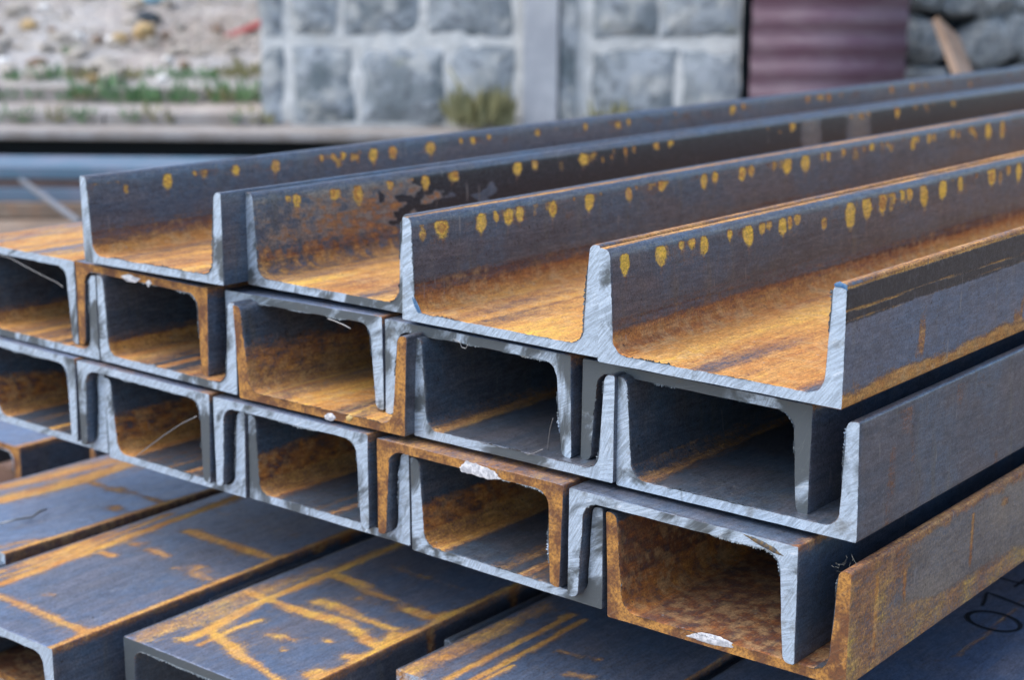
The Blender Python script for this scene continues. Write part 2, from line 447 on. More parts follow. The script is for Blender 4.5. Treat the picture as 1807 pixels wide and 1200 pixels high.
def fixed_spots(F, mask, U, Y, seed, xy, zy, pix):
    """rust spots seen one by one in the photograph, on the inner face at x = xy"""
    rg = np.random.RandomState(seed+900)
    for px, py, s in pix:
        d = ray(px, py); t = xy[0]/d.x; y = d.y*t - xy[1]; z = CZ + d.z*t - zy
        s = s*(.85+.4*rg.rand()); lean = (rg.rand()-.5)*.3; st_ = .95+.35*rg.rand(); yl = .90+.22*rg.rand()
        ay = .0043*s*(.85+.35*rg.rand()); au = .0058*s*(.85+.35*rg.rand())/.074; u = 1.0-au*(.80+.25*rg.rand())
        sel = np.abs(Y[:, 0]-y) < ay*4
        if not sel.any(): continue
        du = (U[sel]-u)/au; dy = (Y[sel]-y)/ay + lean*du; nz = (fbm(Y[sel]*330, U[sel]*24, seed+7)-.5)*.5; dd = np.sqrt(dy**2+du**2)+nz
        v = st_*sst(1.5, .45, dd); tl = .52*np.exp(-(dy/.6)**2)*sst(-4.5, -.5, du)*(du < 0)
        F['rust'][sel] = np.where(mask, np.maximum(F['rust'][sel], np.maximum(v, tl)), F['rust'][sel])
        F['tone'][sel] = np.where(mask & (v > .12), yl - .38*np.exp(-((dd-.4)/.2)**2)*(rg.rand() < .4), F['tone'][sel])

def paint_U_open(seed, fix=None, fixat=None, web_tone=.72, web=.85, nspot=70, inl_brown=.35, tan=0.0, black=False, out=None, tip_rust=.35, ymax=3.0, tipL_only=True, spot_size=.0042):
    def f(F, zone, U, Y, X, Z, WX, WY, sd):
        z = zone[None]
        inL = (z == 'inL') | (z == 'filL'); webz = z == 'web'; inR = (z == 'inR') | (z == 'filR')
        st = fbm(U*14, Y*1.6, sd+21); st2 = fbm(U*40, Y*3.5, sd+22); bl = fbm(U*5, Y*9, sd+23)
        # web: orange-tan with long streaks of bare scale
        st3 = fbm(U*5, Y*5, sd+25); r = web - .04 + (st-.5)*.5 + (st3-.5)*.9 + (st2-.5)*.25
        F['rust'] = np.where(webz, r, F['rust']); F['tone'] = np.where(webz, web_tone-.03+(st2-.5)*.25+(bl-.5)*.35+(st3-.5)*.4, F['tone'])
        # inner flange: scale above, brown then orange band towards the root
        low = sst(.50, .06, U + (bl-.5)*.16 + (fbm(U*26, Y*3, sd+27)-.5)*.22)
        r = .10 + low*.85 + (st-.5)*.9*low - .08 + inl_brown*.5*sst(.7, .2, U)*(bl-.2)
        F['rust'] = np.where(inL, np.maximum(F['rust']*.7, r), F['rust'])
        F['tone'] = np.where(inL, .10 + .50*sst(.30, .06, U + (st-.5)*.2) + (bl-.5)*.25, F['tone'])
        F['rust'] = np.where(inR, .45+(bl-.5)*.6, F['rust'])
        if tan:
            sp = fbm(U*16, Y*150, sd+31, 4); md = fbm(U*3, Y*6, sd+32)
            big = sst(.30, .24, Y + (fbm(U*3, Y*14, sd+34)-.5)*.16 - .05*(1-U))
            r = .30 + (sp-.5)*1.0 + (md-.5)*.6 + .22*sst(.45, .15, U)
            F['rust'] = np.where(inL & (U < .93), np.maximum(F['rust']*.5, r*big), F['rust'])
            F['tone'] = np.where(inL & (U > .2), .42+(sp-.5)*.5, F['tone'])
            dr = fbm(Y*45, U*1.5, sd+38)
            F['pale'] = np.where(inL, (.62+(sp-.5)*.9 + (md-.5)*.6 + (dr-.5)*.5)*sst(.15, .4, U)*big, F['pale'])
            blk = sst(.47, .53, .5 + 3.2*(Y-.285+.22*(U-.55)*(Y < .6)) + (fbm(U*3, Y*12, sd+35)-.5)*.9)*sst(.04, .16, U + (fbm(U*2, Y*9, sd+36)-.5)*.1)
            blk = np.maximum(blk, .9*sst(.60, .66, fbm(U*4, Y*26, sd+39))*(Y > .16)*(Y < .34)*sst(.25, .45, U))
            hole = np.maximum(np.exp(-((Y-1.02)/.035)**4), np.exp(-((Y-1.16)/.045)**4))*sst(.05, .3, U) + .8*np.exp(-((Y-1.9)/.06)**4)
            blk = blk*(1-hole*.9)
            F['dark'] = np.where(inL & (U > .12), blk, F['dark'])
            F['pale'] = np.where(inL, F['pale']*(1-blk)+hole*.5, F['pale']); F['rust'] = np.where(inL & (U > .2), F['rust']*(1-blk)-.35*blk, F['rust'])
        tp = (z == 'tipL')
        te = fbm(U*2, Y*20, sd+41)
        F['rust'] = np.where(tp, tip_rust + (te-.5)*.7, F['rust']); F['tone'] = np.where(tp, .68, F['tone'])
        F['rust'] = np.where((z == 'tipR'), tip_rust-.05 + (te-.5)*.7, F['rust']); F['tone'] = np.where((z == 'tipR'), .6, F['tone'])
        F['rust'] = np.where(tp & (U > .75), .0, F['rust'])
        F['pale'] = np.where(tp & (U > .70), .40, F['pale'])  # painted highlight: paler strip along the rounded inner rim
        spots(F, inL, U, Y, sd, nspot, ymax, spot_size, strength=.75)
        if fix: fixed_spots(F, inL, U, Y, sd, fixat[:2], fixat[2], fix)
        mott = (1-.8*F['dark'])*sst(.45, .9, U)*sst(.42, .75, fbm(U*4, Y*38, sd+61))*.44
        F['rust'] = np.where(inL, np.maximum(F['rust'], mott), F['rust'])
        if out: out(F, z, U, Y, sd)
    return f

def out_A4(F, z, U, Y, sd):
    o = z == 'outR'
    w1 = (fbm(Y*14, Y*0, sd+71)-.5)*.05; w2 = (fbm(Y*9, Y*0+3, sd+72)-.5)*.04
    F['dark'] = np.where(o, .60*sst(.66, .71, U+w2), F['dark']); F['blue'] = np.where(o, .35, F['blue'])
    line = np.exp(-((U-.785-w1)/.014)**2)*.80 + np.exp(-((U-.70-w2)/.012)**2)*.60
    bot = sst(.15, .02, U + (fbm(Y*30, U*3, sd+73)-.5)*.16)*.85 + .22*sst(.36, .1, U)
    top = sst(.955, .985, U)*.75
    vs = sst(.62, .8, fbm(Y*50, U*1.2, sd+74))*.62*sst(.80, .3, U)
    r = .04 + np.maximum.reduce([line*(fbm(Y*25, U*0, sd+75)*1.3), bot, top, vs])
    F['rust'] = np.where(o, r, F['rust']); F['tone'] = np.where(o, np.where(bot > .3, .62, np.where(vs > .2, .55, .72)), F['tone'])

def out_B4(F, z, U, Y, sd):
    o = z == 'outR'
    vs = sst(.62, .80, fbm(Y*30, U*1.0, sd+74))*.52
    strk = np.exp(-((Y-.33-.01*U)/.008)**2)*sst(.3, .55, U)*.50
    bot = sst(.10, .0, U)*.35*sst(.2, .6, Y)
    F['rust'] = np.where(o, np.maximum.reduce([vs*.8+.02, strk, bot]), F['rust']); F['tone'] = np.where(o, .35, F['tone'])
    F['dark'] = np.where(o, .40*np.exp(-((U-.80)/.06)**2)*fbm(Y*60, U*8, sd+76)*1.5, F['dark'])
    F['pale'] = np.where(z == 'tipR', .22, F['pale'])  # tip highlight put into the colour

def out_C4(F, z, U, Y, sd):
    o = z == 'outR'
    wv = (fbm(Y*14, U*2.5, sd+71)-.5)*.28
    diag = sst(.10, .0, Y*1.0-.045 + (U-.5)*-.02 + wv*.12)         # rusty end
    low = sst(.44, .26, U + wv - .25*sst(.0, .10, .14-Y) + .22*sst(.14, .5, Y))
    top = sst(.86, .97, U + (fbm(Y*60, U*6, sd+78)-.5)*.16)
    r = np.maximum.reduce([diag*.62, low*.56, top*.60, .04+(fbm(Y*30, U*5, sd+77)-.5)*.7])
    for yy, ww, u0, u1, s in ((.083, .0030, .42, .80, .9), (.062, .0028, .5, .75, .7), (.20, .0045, .30, .95, .8), (.262, .010, .70, .90, .8), (.040, .004, .1, .92, 1.)):
        r = np.maximum(r, s*np.exp(-((Y-yy)/ww)**2)*sst(u0, u0+.08, U)*sst(u1, u1-.08, U))
    F['rust'] = np.where(o, r-.06, F['rust'])
    F['tone'] = np.where(o, .50+.18*low+(fbm(Y*40, U*4, sd+79)-.5)*.8, F['tone'])
    F['pale'] = np.where(o, .34+.40*fbm(Y*14, U*3, sd+80), F['pale'])
    F['rust'] = np.where(z == 'tipR', .6, F['rust'])

def paint_U_in(seed, mode='streak', out=None, webr=.35):
    """interior of a channel that carries an inverted one"""
    def f(F, zone, U, Y, X, Z, WX, WY, sd):
        z = zone[None]
        inL = (z == 'inL') | (z == 'filL'); webz = z == 'web'
        st = fbm(U*11, Y*2.0, sd+21); st2 = fbm(U*30, Y*5, sd+22); sp = fbm(U*22, Y*190, sd+24, 4)
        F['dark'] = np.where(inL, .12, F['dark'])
        if mode == 'rusty':
            r = .82 + (sp-.5)*.7; t = .22+(sp-.5)*.5
            F['rust'] = np.where(inL | webz, r, F['rust']); F['tone'] = np.where(inL | webz, t, F['tone'])
            F['tone'] = np.where((z == 'filL') | (z == 'inL') & (U < .3), t+.22, F['tone'])
        else:
            root = np.exp(-((U-.03)/.05)**2) + .55*np.exp(-((U-.42-.1*(sd%3))/.03)**2)*(mode != 'plain')*fbm(U*0, Y*6, sd+28)*1.8
            r = np.where(webz, webr + (st-.5)*.9 + root*(.75 if mode == 'plain' else .55), F['rust'])
            t = np.where(webz, .62+(st2-.5)*.5, F['tone'])
            F['rust'] = r; F['tone'] = t
            F['rust'] = np.where(z == 'filL', (.18 if mode == 'plain' else .72)+(st-.5)*.5 + (mode == 'plain')*.40*sst(.5, .1, U*6), F['rust']); F['tone'] = np.where(z == 'filL', .62, F['tone'])
            if mode == 'speckle':
                e = sst(.66, .40, U+(fbm(U*2, Y*12, sd+26)-.5)*.25)
                F['rust'] = np.where(z == 'inL', e*(.80+(sp-.5)*.9), F['rust']); F['tone'] = np.where(z == 'inL', .36+(sp-.5)*.9+.22*(.5-U), F['tone'])
            elif mode == 'golden':
                F['rust'] = np.where(webz, .74+(st-.5)*1.1, F['rust']); F['tone'] = np.where(webz, .70+(st2-.5)*.5, F['tone'])
                F['rust'] = np.where(z == 'inL', .52*sst(.75, .3, U)+(sp-.5)*.5+.12, F['rust']); F['tone'] = np.where(z == 'inL', .45+(.5-U)*.6, F['tone'])
            else:
                F['rust'] = np.where(z == 'inL', .45*sst(.34, .14, U)*(mode != 'plain')+(sp-.5)*.15, F['rust']); F['tone'] = np.where(z == 'inL', .5, F['tone'])
        if out: out(F, z, U, Y, sd)
    return f

def seg_field(WX, WY, segs, sd, wob=.0026):
    """coverage of rust run-marks given as line segments in world metres"""
    nx = (fbm(WX*45, WY*45, sd+91)-.5)*wob*2; ny = (fbm(WX*45, WY*45, sd+92)-.5)*wob*2
    x = WX+nx; y = WY+ny; v = np.zeros_like(x)
    for (x0, y0, x1, y1, wd, s) in segs:
        dx, dy = x1-x0, y1-y0; L2 = dx*dx+dy*dy+1e-12
        t = np.clip(((x-x0)*dx+(y-y0)*dy)/L2, 0, 1)
        d = np.hypot(x-x0-t*dx, y-y0-t*dy)
        v = np.maximum(v, s*(.60*sst(wd*1.6, wd*.1, d)+.34*sst(wd*5, wd*.6, d)))
    return v

def paint_top(segs=None, side=0.0, blue=.75, px=True, edge=.5, general=.1, tone=.66, left_band=0.0, zt=.32, streak=0.0, side_spots=None):
    """an inverted channel seen from above: 'bot' is its upper face, 'outL' the side that faces +x"""
    ws = []
    for s in segs or []:
        a = on_z(s[0], s[1], zt); b = on_z(s[2], s[3], zt); ws.append((a.x, a.y, b.x, b.y, s[4], s[5]))
    def f(F, zone, U, Y, X, Z, WX, WY, sd):
        z = zone[None]; b = z == 'bot'
        v = seg_field(WX, WY, ws, sd) if ws else 0
        # local x runs the other way: U=0 is the +x edge, U=1 the -x edge
        e = edge*sst(.055, .005, U) + left_band*sst(.80, .93, U+(fbm(U*6, Y*9, sd+93)-.5)*.2)
        st = fbm(U*12, Y*2.2, sd+94); bl = fbm(U*5, Y*14, sd+95)
        r = general + (bl-.5)*.35 + streak*(st-.35)*1.8
        F['rust'] = np.where(b, np.maximum(r, e+(bl-.5)*.4*(e > .05)) + v + (bl-.5)*.5*v, F['rust'])
        F['tone'] = np.where(b, tone+(fbm(U*15, Y*30, sd+96)-.5)*.4, F['tone'])
        o = z == 'outL'
        F['rust'] = np.where(o, np.maximum(.05+(fbm(Y*30, U*2, sd+97)-.5)*.2, sst(.12, .02, U)*.62), F['rust'])
        F['rust'] = np.where(o, np.maximum(F['rust'], side), F['rust']); F['tone'] = np.where(o, .40-.2*side, F['tone'])
        F['blue'] = np.where(b, blue*(.75+.5*fbm(U*3, Y*5, sd+98)), F['blue'])
        F['blue'] = np.where(o, blue*.25, F['blue'])
        for yy, ww, u1 in side_spots or []:
            d = np.hypot((Y-yy)/ww, np.maximum(U-u1*.6, 0)/(u1*.4))
            F['rust'] = np.where(o, np.maximum(F['rust'], .85*sst(1.1, .8, d)), F['rust'])
    return f

A1F = [(297,303,1.1),(345,300,.8),(418,288,1.),(488,279,1.1),(570,271,.8),(590,269,.8),(608,267,.9),(660,262,1.2),(695,258,1.),(762,249,1.3),(816,243,.8),(836,241,.8),(866,237,1.),(950,227,1.),(1036,218,1.2),(1110,212,1.),(1295,190,1.4),(1315,184,1.),(1465,165,1.3),(1575,152,1.2),(1612,146,1.3),(1650,142,1.)]
A2F = [(525,341,1.1),(590,330,1.),(632,326,1.3),(690,318,1.),(752,305,1.7),(805,300,1.),(915,284,1.5),(945,277,1.2),(1030,268,1.3),(1105,257,1.3),(1160,250,1.2),(1185,247,1.),(1400,213,1.3),(1585,187,1.2),(1685,173,1.2)]
A3F = [(780,390,1.45),(849,374,1.3),(875,373,1.0),(897,368,1.2),(917,370,.9),(975,354,1.5),(1040,344,1.2),(1110,333,1.),(1168,318,1.1),(1242,308,1.6),(1262,304,1.),(1310,296,1.1),(1390,281,1.5),(1422,273,1.7),(1462,268,1.),(1540,253,1.3),(1612,240,1.5),(1640,236,1.2),(1682,226,1.5),(1745,212,1.8),(1770,208,1.8)]
A4F = [(1105,446,1.45),(1168,432,1.35),(1205,431,.8),(1245,416,1.3),(1290,409,1.0),(1323,400,1.35),(1384,382,1.5),(1396,388,1.1),(1503,358,1.5),(1533,350,1.4),(1560,346,1.8),(1595,336,1.),(1608,331,1.2),(1633,327,1.6),(1666,319,1.6),(1697,313,1.3),(1753,297,1.7),(1800,287,2.)]
FINE = dict(inL=.0028, web=.0045, tipL=.003)
INN = dict(inL=.0030, web=.0045)
G_A = 'upturned channels of the top row'; G_B = 'upturned channels of the middle row'; G_C = 'upturned channels of the bottom row'
G_DB = 'inverted channels resting in the middle row'; G_DC = 'inverted channels resting in the bottom row'; G_L = 'channels lying under the stack'
Zo = CZ
# x, y, z(bottom), roll deg, width, height, splay left, splay right  (metres, measured from the photograph)
UP_ = [
 ('A1', -1.2933, .9356, -.2885, .70, .2036, .0841, .0002, .0009, dict(paint=paint_U_open(1, A1F, (-1.2933+.0115, 0.9356, -0.2885+CZ), .66, .80, 60, .5, ymax=3.2, tip_rust=.15), dens=FINE, g=.005, d0=.003, bright=.62, end_rust=.0),
  'leftmost upturned channel of the top row, blue-grey with yellow rust spots under its rim'),
 ('A2', -1.0903, .9645, -.2889, .07, .2014, .0846, .0004, .0, dict(paint=paint_U_open(2, A2F, (-1.0903+.0115, 0.9645, -0.2889+CZ), .72, .86, 60, .5, tan=1.0, ymax=3.2, tip_rust=.22), dens=FINE, g=.005, d0=.003, bright=.42, end_rust=.0),
  'second upturned channel in the top row, inner flange mottled tan and black'),
 ('A3', -.8860, .9501, -.2893, -.21, .2000, .0860, -.0007, .0, dict(paint=paint_U_open(3, A3F, (-0.886+.0115, 0.9501, -0.2893+CZ), .70, .86, 90, .4, ymax=3.0, tip_rust=.62), dens=dict(inL=.0018, web=.0045, tipL=.003), g=.0042, d0=.0022, bright=.75, end_rust=.0),
  'upturned top-row channel with a white speck on its inner flange, orange rim'),
 ('A4', -.6818, .9432, -.2907, -.15, .2021, .0863, .0005, -.0011, dict(paint=paint_U_open(4, A4F, (-0.6818+.0115, 0.9432, -0.2907+CZ), .68, .88, 80, .4, out=out_A4, ymax=2.6, tip_rust=.6, spot_size=.0046), dens=dict(inL=.0018, web=.004, tipL=.003, outR=.0014), g=.0042, d0=.0022, bright=.85, end_rust=.0),
  'rightmost upturned channel of the top row, bright sawn end and wide rusty orange floor'),
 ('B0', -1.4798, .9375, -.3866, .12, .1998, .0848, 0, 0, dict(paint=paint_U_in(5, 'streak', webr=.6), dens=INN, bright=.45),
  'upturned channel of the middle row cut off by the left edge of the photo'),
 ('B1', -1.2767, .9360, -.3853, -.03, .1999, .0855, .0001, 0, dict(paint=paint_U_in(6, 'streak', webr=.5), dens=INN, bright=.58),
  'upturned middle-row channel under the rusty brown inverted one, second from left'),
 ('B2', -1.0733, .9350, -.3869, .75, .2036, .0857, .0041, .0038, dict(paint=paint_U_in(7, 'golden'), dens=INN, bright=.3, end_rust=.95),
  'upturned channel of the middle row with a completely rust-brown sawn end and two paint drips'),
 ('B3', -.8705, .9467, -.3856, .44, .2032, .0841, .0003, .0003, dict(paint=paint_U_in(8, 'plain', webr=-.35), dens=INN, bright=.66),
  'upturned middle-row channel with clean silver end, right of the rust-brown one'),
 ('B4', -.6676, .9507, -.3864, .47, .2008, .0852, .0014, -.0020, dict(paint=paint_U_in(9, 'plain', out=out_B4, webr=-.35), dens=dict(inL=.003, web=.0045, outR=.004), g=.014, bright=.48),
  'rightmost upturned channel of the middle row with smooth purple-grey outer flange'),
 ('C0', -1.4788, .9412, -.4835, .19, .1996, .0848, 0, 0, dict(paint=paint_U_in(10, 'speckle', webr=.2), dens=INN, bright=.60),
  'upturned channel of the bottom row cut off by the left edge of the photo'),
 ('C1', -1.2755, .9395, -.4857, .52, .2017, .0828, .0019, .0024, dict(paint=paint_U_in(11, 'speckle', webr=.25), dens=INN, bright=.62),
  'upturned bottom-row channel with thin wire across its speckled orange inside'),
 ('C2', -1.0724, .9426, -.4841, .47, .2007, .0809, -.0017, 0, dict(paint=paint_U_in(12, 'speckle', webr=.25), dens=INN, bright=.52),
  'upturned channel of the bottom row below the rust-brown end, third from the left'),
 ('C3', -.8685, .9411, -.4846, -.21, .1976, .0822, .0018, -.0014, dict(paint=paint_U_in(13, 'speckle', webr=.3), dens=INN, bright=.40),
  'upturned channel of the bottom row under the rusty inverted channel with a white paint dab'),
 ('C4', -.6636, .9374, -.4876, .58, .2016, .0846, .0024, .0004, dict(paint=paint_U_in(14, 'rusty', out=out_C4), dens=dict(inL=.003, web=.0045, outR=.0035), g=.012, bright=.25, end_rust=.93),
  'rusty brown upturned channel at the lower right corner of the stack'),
]
UPR = {}
for i, (k, x, y, z, ro, W_, H_, sl, sr, kw, lab) in enumerate(UP_):
    kw = dict(kw); kw.setdefault('g', .05)
    UPR[k] = channel('steel_channel', (x, z+Zo), y, W_, H_, -math.radians(ro), sl, sr, label=lab,
                     group={'A': G_A, 'B': G_B, 'C': G_C}[k[0]], seed=i+1, **kw)
    UPR[k]['_z'] = z; del UPR[k]['_z']

paint_d = lambda **k: paint_top(zt=Zo-.292, **k)
DN_ = [
 ('B0', -1.5211, .9432, -.2923, .05, .1999, .0, dict(paint=paint_d(general=.42, streak=.7, tone=.68), dens=dict(bot=.005), g=.012, bright=.72),
  'inverted channel at the far left of the middle row with orange streaks on its top'),
 ('B1', -1.3180, .9423, -.2916, -.43, .1972, .0019, dict(paint=paint_d(general=.35), g=.02, bright=.25, end_rust=.88),
  'inverted channel with rust-brown end below the leftmost top-row channel'),
 ('B2', -1.1147, .9579, -.2959, .95, .1984, .0, dict(paint=paint_d(general=.1), bright=.45),
  'inverted grey channel whose web covers the rust-brown box in the middle row'),
 ('B3', -.9117, .9564, -.2934, -.13, .1957, -.0019, dict(paint=paint_d(general=.1), bright=.38),
  'inverted channel of the middle row under the third top-row channel, ragged burr under its web'),
 ('B4', -.7086, .9613, -.2957, -.47, .1979, -.0007, dict(paint=paint_d(general=.05), dens=dict(outL=.006), g=.02, bright=.22),
  'dull grey inverted channel directly under the rightmost top-row channel'),
 ('C0', -1.5120, .9308, -.3877, -.23, .2000, .0020, dict(paint=paint_top(general=.1), bright=.62),
  'inverted channel of the bottom row cut off by the left edge of the photo'),
 ('C1', -1.3090, .9310, -.3891, .03, .1989, .0030, dict(paint=paint_top(general=.3), bright=.60),
  'inverted channel of the bottom row above the box with the wire'),
 ('C2', -1.1054, .9312, -.3902, .51, .1964, .0006, dict(paint=paint_top(general=.2), bright=.58),
  'inverted channel of the bottom row directly below the rust-brown sawn end'),
 ('C3', -.9017, .9343, -.3907, .15, .1968, .0027, dict(paint=paint_top(general=.5, tone=.6), dens=dict(bot=.008), bright=.2, end_rust=.80),
  'inverted channel with orange rusty end and a white paint dab in the bottom row'),
 ('C4', -.6986, .9331, -.3901, -.07, .1975, -.0012, dict(paint=paint_top(general=.08, tone=.4, blue=.3, zt=Zo-.39), dens=dict(bot=.006, outL=.006), g=.015, bright=.72),
  'rightmost inverted channel of the bottom row with purplish top and bright right flange'),
]
DNR = {}
for i, (k, x, y, z, ro, W_, sr, kw, lab) in enumerate(DN_):
    u = [q for q in UP_ if q[0] == k][0]
    H_ = z - (u[3] + TW) - .0004; rr = math.radians(ro)
    kw = dict(kw); kw.setdefault('g', .08)
    H_ -= abs(ro-u[4])*.0012
    DNR[k] = channel('steel_channel', (x+W_*math.cos(rr), z+W_*math.sin(rr)+Zo), y, W_, H_, math.pi-rr, -sr if sr else 0, 0, label=lab,
                     group=G_DB if k[0] == 'B' else G_DC, seed=40+i, **kw)

# channels lying under the stack, web up
ZL = Zo-.58
L1s = [(0,884,151,846,0.009,0.9),(151,846,225,820,0.009,0.9),(225,820,270,805,0.009,0.9),(0,860,100,838,0.01,0.45),(100,838,215,812,0.01,0.45),(155,850,285,886,0.0044,0.66),(200,895,212,900,0.004,0.8),(0,965,60,955,0.006,0.6)]
L2s = [(0,1031,202,956,0.0044,1),(202,956,345,905,0.0044,1),(345,905,440,868,0.0044,1),(0,1010,126,968,0.008,0.58),(126,968,294,897,0.008,0.58),(294,897,380,868,0.008,0.58),(0,1020,126,976,0.003,0.7),(126,976,300,908,0.003,0.7),(-20,1048,0,1052,0.0048,0.66),(0,1052,147,1115,0.0048,0.66),(147,1115,165,1120,0.0048,0.66),(336,937,400,960,0.0046,0.88),(400,960,475,985,0.0046,0.88),(387,905,547,951,0.003,0.45),(265,970,300,985,0.0034,0.55),(345,1000,395,1020,0.003,0.4),(340,1008,368,1022,0.005,0.48),(80,1048,90,1050,0.003,0.5),(180,975,200,982,0.003,0.7),(235,960,250,962,0.003,0.6),(310,1002,318,1004,0.003,0.6)]
L3s = [(228,1134,345,1124,0.002,0.4),(330,1130,345,1124,0.0042,0.95),(345,1124,475,1056,0.0042,0.95),(475,1056,589,1010,0.0042,0.95),(589,1010,656,981,0.0042,0.95),(656,981,720,955,0.0042,0.95),(429,1040,475,1061,0.0036,0.85),(475,1060,496,1069,0.0046,0.95),(496,1069,610,1099,0.0046,0.95),(610,1099,656,1136,0.0046,0.95),(656,1136,690,1143,0.0046,0.95),(702,1130,690,1111,0.0042,0.72),(690,1111,631,1086,0.0042,0.72),(631,1086,559,1061,0.0042,0.72),(688,1140,702,1122,0.006,1),(589,1012,656,1044,0.0036,0.9),(656,1044,715,1073,0.0036,0.9),(715,1073,760,1090,0.0036,0.9),(760,1090,775,1088,0.0036,0.9),(370,1115,404,1141,0.0042,0.9),(404,1141,437,1166,0.0042,0.9),(437,1166,488,1200,0.0042,0.9),(488,1200,520,1225,0.0042,0.9),(463,1094,404,1115,0.003,0.7),(404,1115,350,1140,0.003,0.7),(545,1192,562,1186,0.006,0.9),(612,1158,632,1160,0.0046,0.95),(578,1133,582,1134,0.004,0.9),(655,985,820,1045,0.003,0.4),(330,1100,560,1005,0.013,0.45),(260,1125,420,1050,0.012,0.42),(500,1145,502,1150,0.002,0.6),(790,1080,820,1082,0.003,0.55),(480,1120,520,1130,0.004,0.4),(640,1055,700,1075,0.006,0.36)]
L4s = [(790,1200,1010,1085,.0030,1.0),(810,1215,1030,1095,.0024,.95),(830,1215,900,1178,.0024,.8),(720,1190,900,1100,.012,.62),(760,1165,960,1070,.010,.45),(700,1190,820,1130,.004,.6),
       (820,1125,835,1120,.006,.9),(780,1165,790,1160,.006,.9),(985,1150,1060,1165,.003,.5),(1000,1190,1040,1195,.004,.55),(1020,1140,1050,1150,.003,.4)]
L5s = [(1690,1160,1830,1040,.0022,.60),(1600,1180,1690,1160,.002,.25),(1240,1200,1330,1140,.004,.3),(1650,1165,1660,1168,.003,.35),(1640,1185,1800,1195,.0012,.25)]
LW = [
 ('L1', -1.3425, .857, -.9, .199, dict(paint=paint_top(L1s, side=.6, zt=ZL, edge=.75, general=.08, tone=.68, left_band=.3), bright=.3),
  'web-up channel under the stack at the left edge, with a wire scrap on it'),
 ('L2', -1.1145, .751, 1.6, .1985, dict(paint=paint_top(L2s, zt=ZL, edge=.85, general=.10, tone=.70, side_spots=[(.33, .008, .55), (.37, .005, .4), (.42, .006, .5)]), bright=.95),
  'channel lying web up at the lower left with bright sawn corner and orange edge line'),
 ('L3', -.893, .811, 1.0, .1975, dict(paint=paint_top(L3s, zt=ZL, edge=.7, general=.12, tone=.76, side_spots=[(.185, .007, .5), (.305, .007, .45)]), bright=.16),
  'web-up channel at the bottom left centre, covered with wandering orange rust runs'),
 ('L4', -.662, .912, .0, .199, dict(paint=paint_top(L4s, zt=ZL, edge=.25, general=.10, tone=.72), bright=.35, end_rust=.4),
  'channel lying web up at the bottom centre with double orange lines along its top'),
 ('L5', -.4455, .960, .0, .2025, dict(paint=paint_top(L5s, zt=ZL, edge=.2, general=-.1, tone=.5, blue=.75), bright=.4),
  'dark channel lying web up at the lower right with black handwritten digits'),
 ('L0', -1.640, 1.077, .5, .2, dict(paint=paint_top([], zt=ZL, edge=.75, general=.15, tone=.66, left_band=.5), bright=.1, end_rust=.75, dens_=1),
  'short web-up channel at the far left below the stack with orange edges'),
]
LR = {}
for i, (k, xr, y, rz, W_, kw, lab) in enumerate(LW):
    kw = dict(kw); kw.pop('dens_', None); rz = math.radians(rz)
    LR[k] = channel('steel_channel', (xr, ZL), y, W_, .0846, math.pi, 0, 0, rotz=rz, label=lab, group=G_L, seed=70+i,
                    dens=dict(bot=.003, outL=.005), d0=.003, g=.03, length=1.1 if k == 'L0' else 4.3, **kw)
# lowest row: upturned channels the lying ones are nested in
for i, (x, y, lab, er) in enumerate(((-1.352, .80, 'rusty upturned channel below the web-up one with the bright corner at lower left', .8),
                                     (-1.128, .93, 'upturned channel of the lowest row under the one with wandering rust runs', .2),
                                     (-.885, 1.0, 'upturned channel of the lowest row under the bottom centre channel', .3),
                                     (-.668, 1.05, 'upturned channel of the lowest row under the dark one with handwriting', .3),
                                     (-1.60, 1.15, 'upturned channel of the lowest row farthest to the left', .5))):
    channel('steel_channel', (x, ZL-.0846-TW-.0006), y, .2, .084, 0, 0, 0, label=lab, group='upturned channels of the lowest row', seed=90+i,
            paint=paint_U_in(3, 'rusty'), bright=.4, end_rust=er, g=.08, length=4.1)

# ------------------------------------------------------------------ small marks on the steel
def blob(parent, name, pts2, y, mat, t=.0006, seed=0, label=None):
    """thin dab of paint on an end face: outline in the face's local x,z"""
    rg = random.Random(seed); n = len(pts2)
    cx = sum(p[0] for p in pts2)/n; cz = sum(p[1] for p in pts2)/n
    P = []
    for i in range(n):
        a = Vector(pts2[i]); b = Vector(pts2[(i+1) % n])
        for k in range(4):
            q = a.lerp(b, k/4); j = (q-Vector((cx, cz)))*(1+rg.uniform(-.10, .10)); P.append((cx+j.x, cz+j.y))
    m = len(P)
    V = [(x, y, z) for x, z in P] + [(cx+(x-cx)*.8, y-t, cz+(z-cz)*.8) for x, z in P] + [(cx, y-t*1.2, cz)]
    F = [(i, (i+1) % m, m+(i+1) % m, m+i) for i in range(m)] + [(m+i, m+(i+1) % m, 2*m) for i in range(m)]
    o = link_mesh(name, mesh_from(name, V, F, True), mat, parent)
    if label: o['label'] = label
    return o

def face_local(root, px, py):
    """point of the photo on a channel's end plane, in the channel's own x,z"""
    loc = root.location; ry = root.rotation_euler.y; rz = root.rotation_euler.z
    d = ray(px, py); t = loc.y/d.y
    P = Vector((d.x*t, loc.y, CZ+d.z*t)); q = P-loc
    return (q.x*math.cos(ry) - q.z*math.sin(ry), q.x*math.sin(ry) + q.z*math.cos(ry))

def dab(root, name, pix, mat, t=.0006, seed=0, label=None):
    return blob(root, name, [face_local(root, *p) for p in pix], -.0002, mat, t, seed, label)

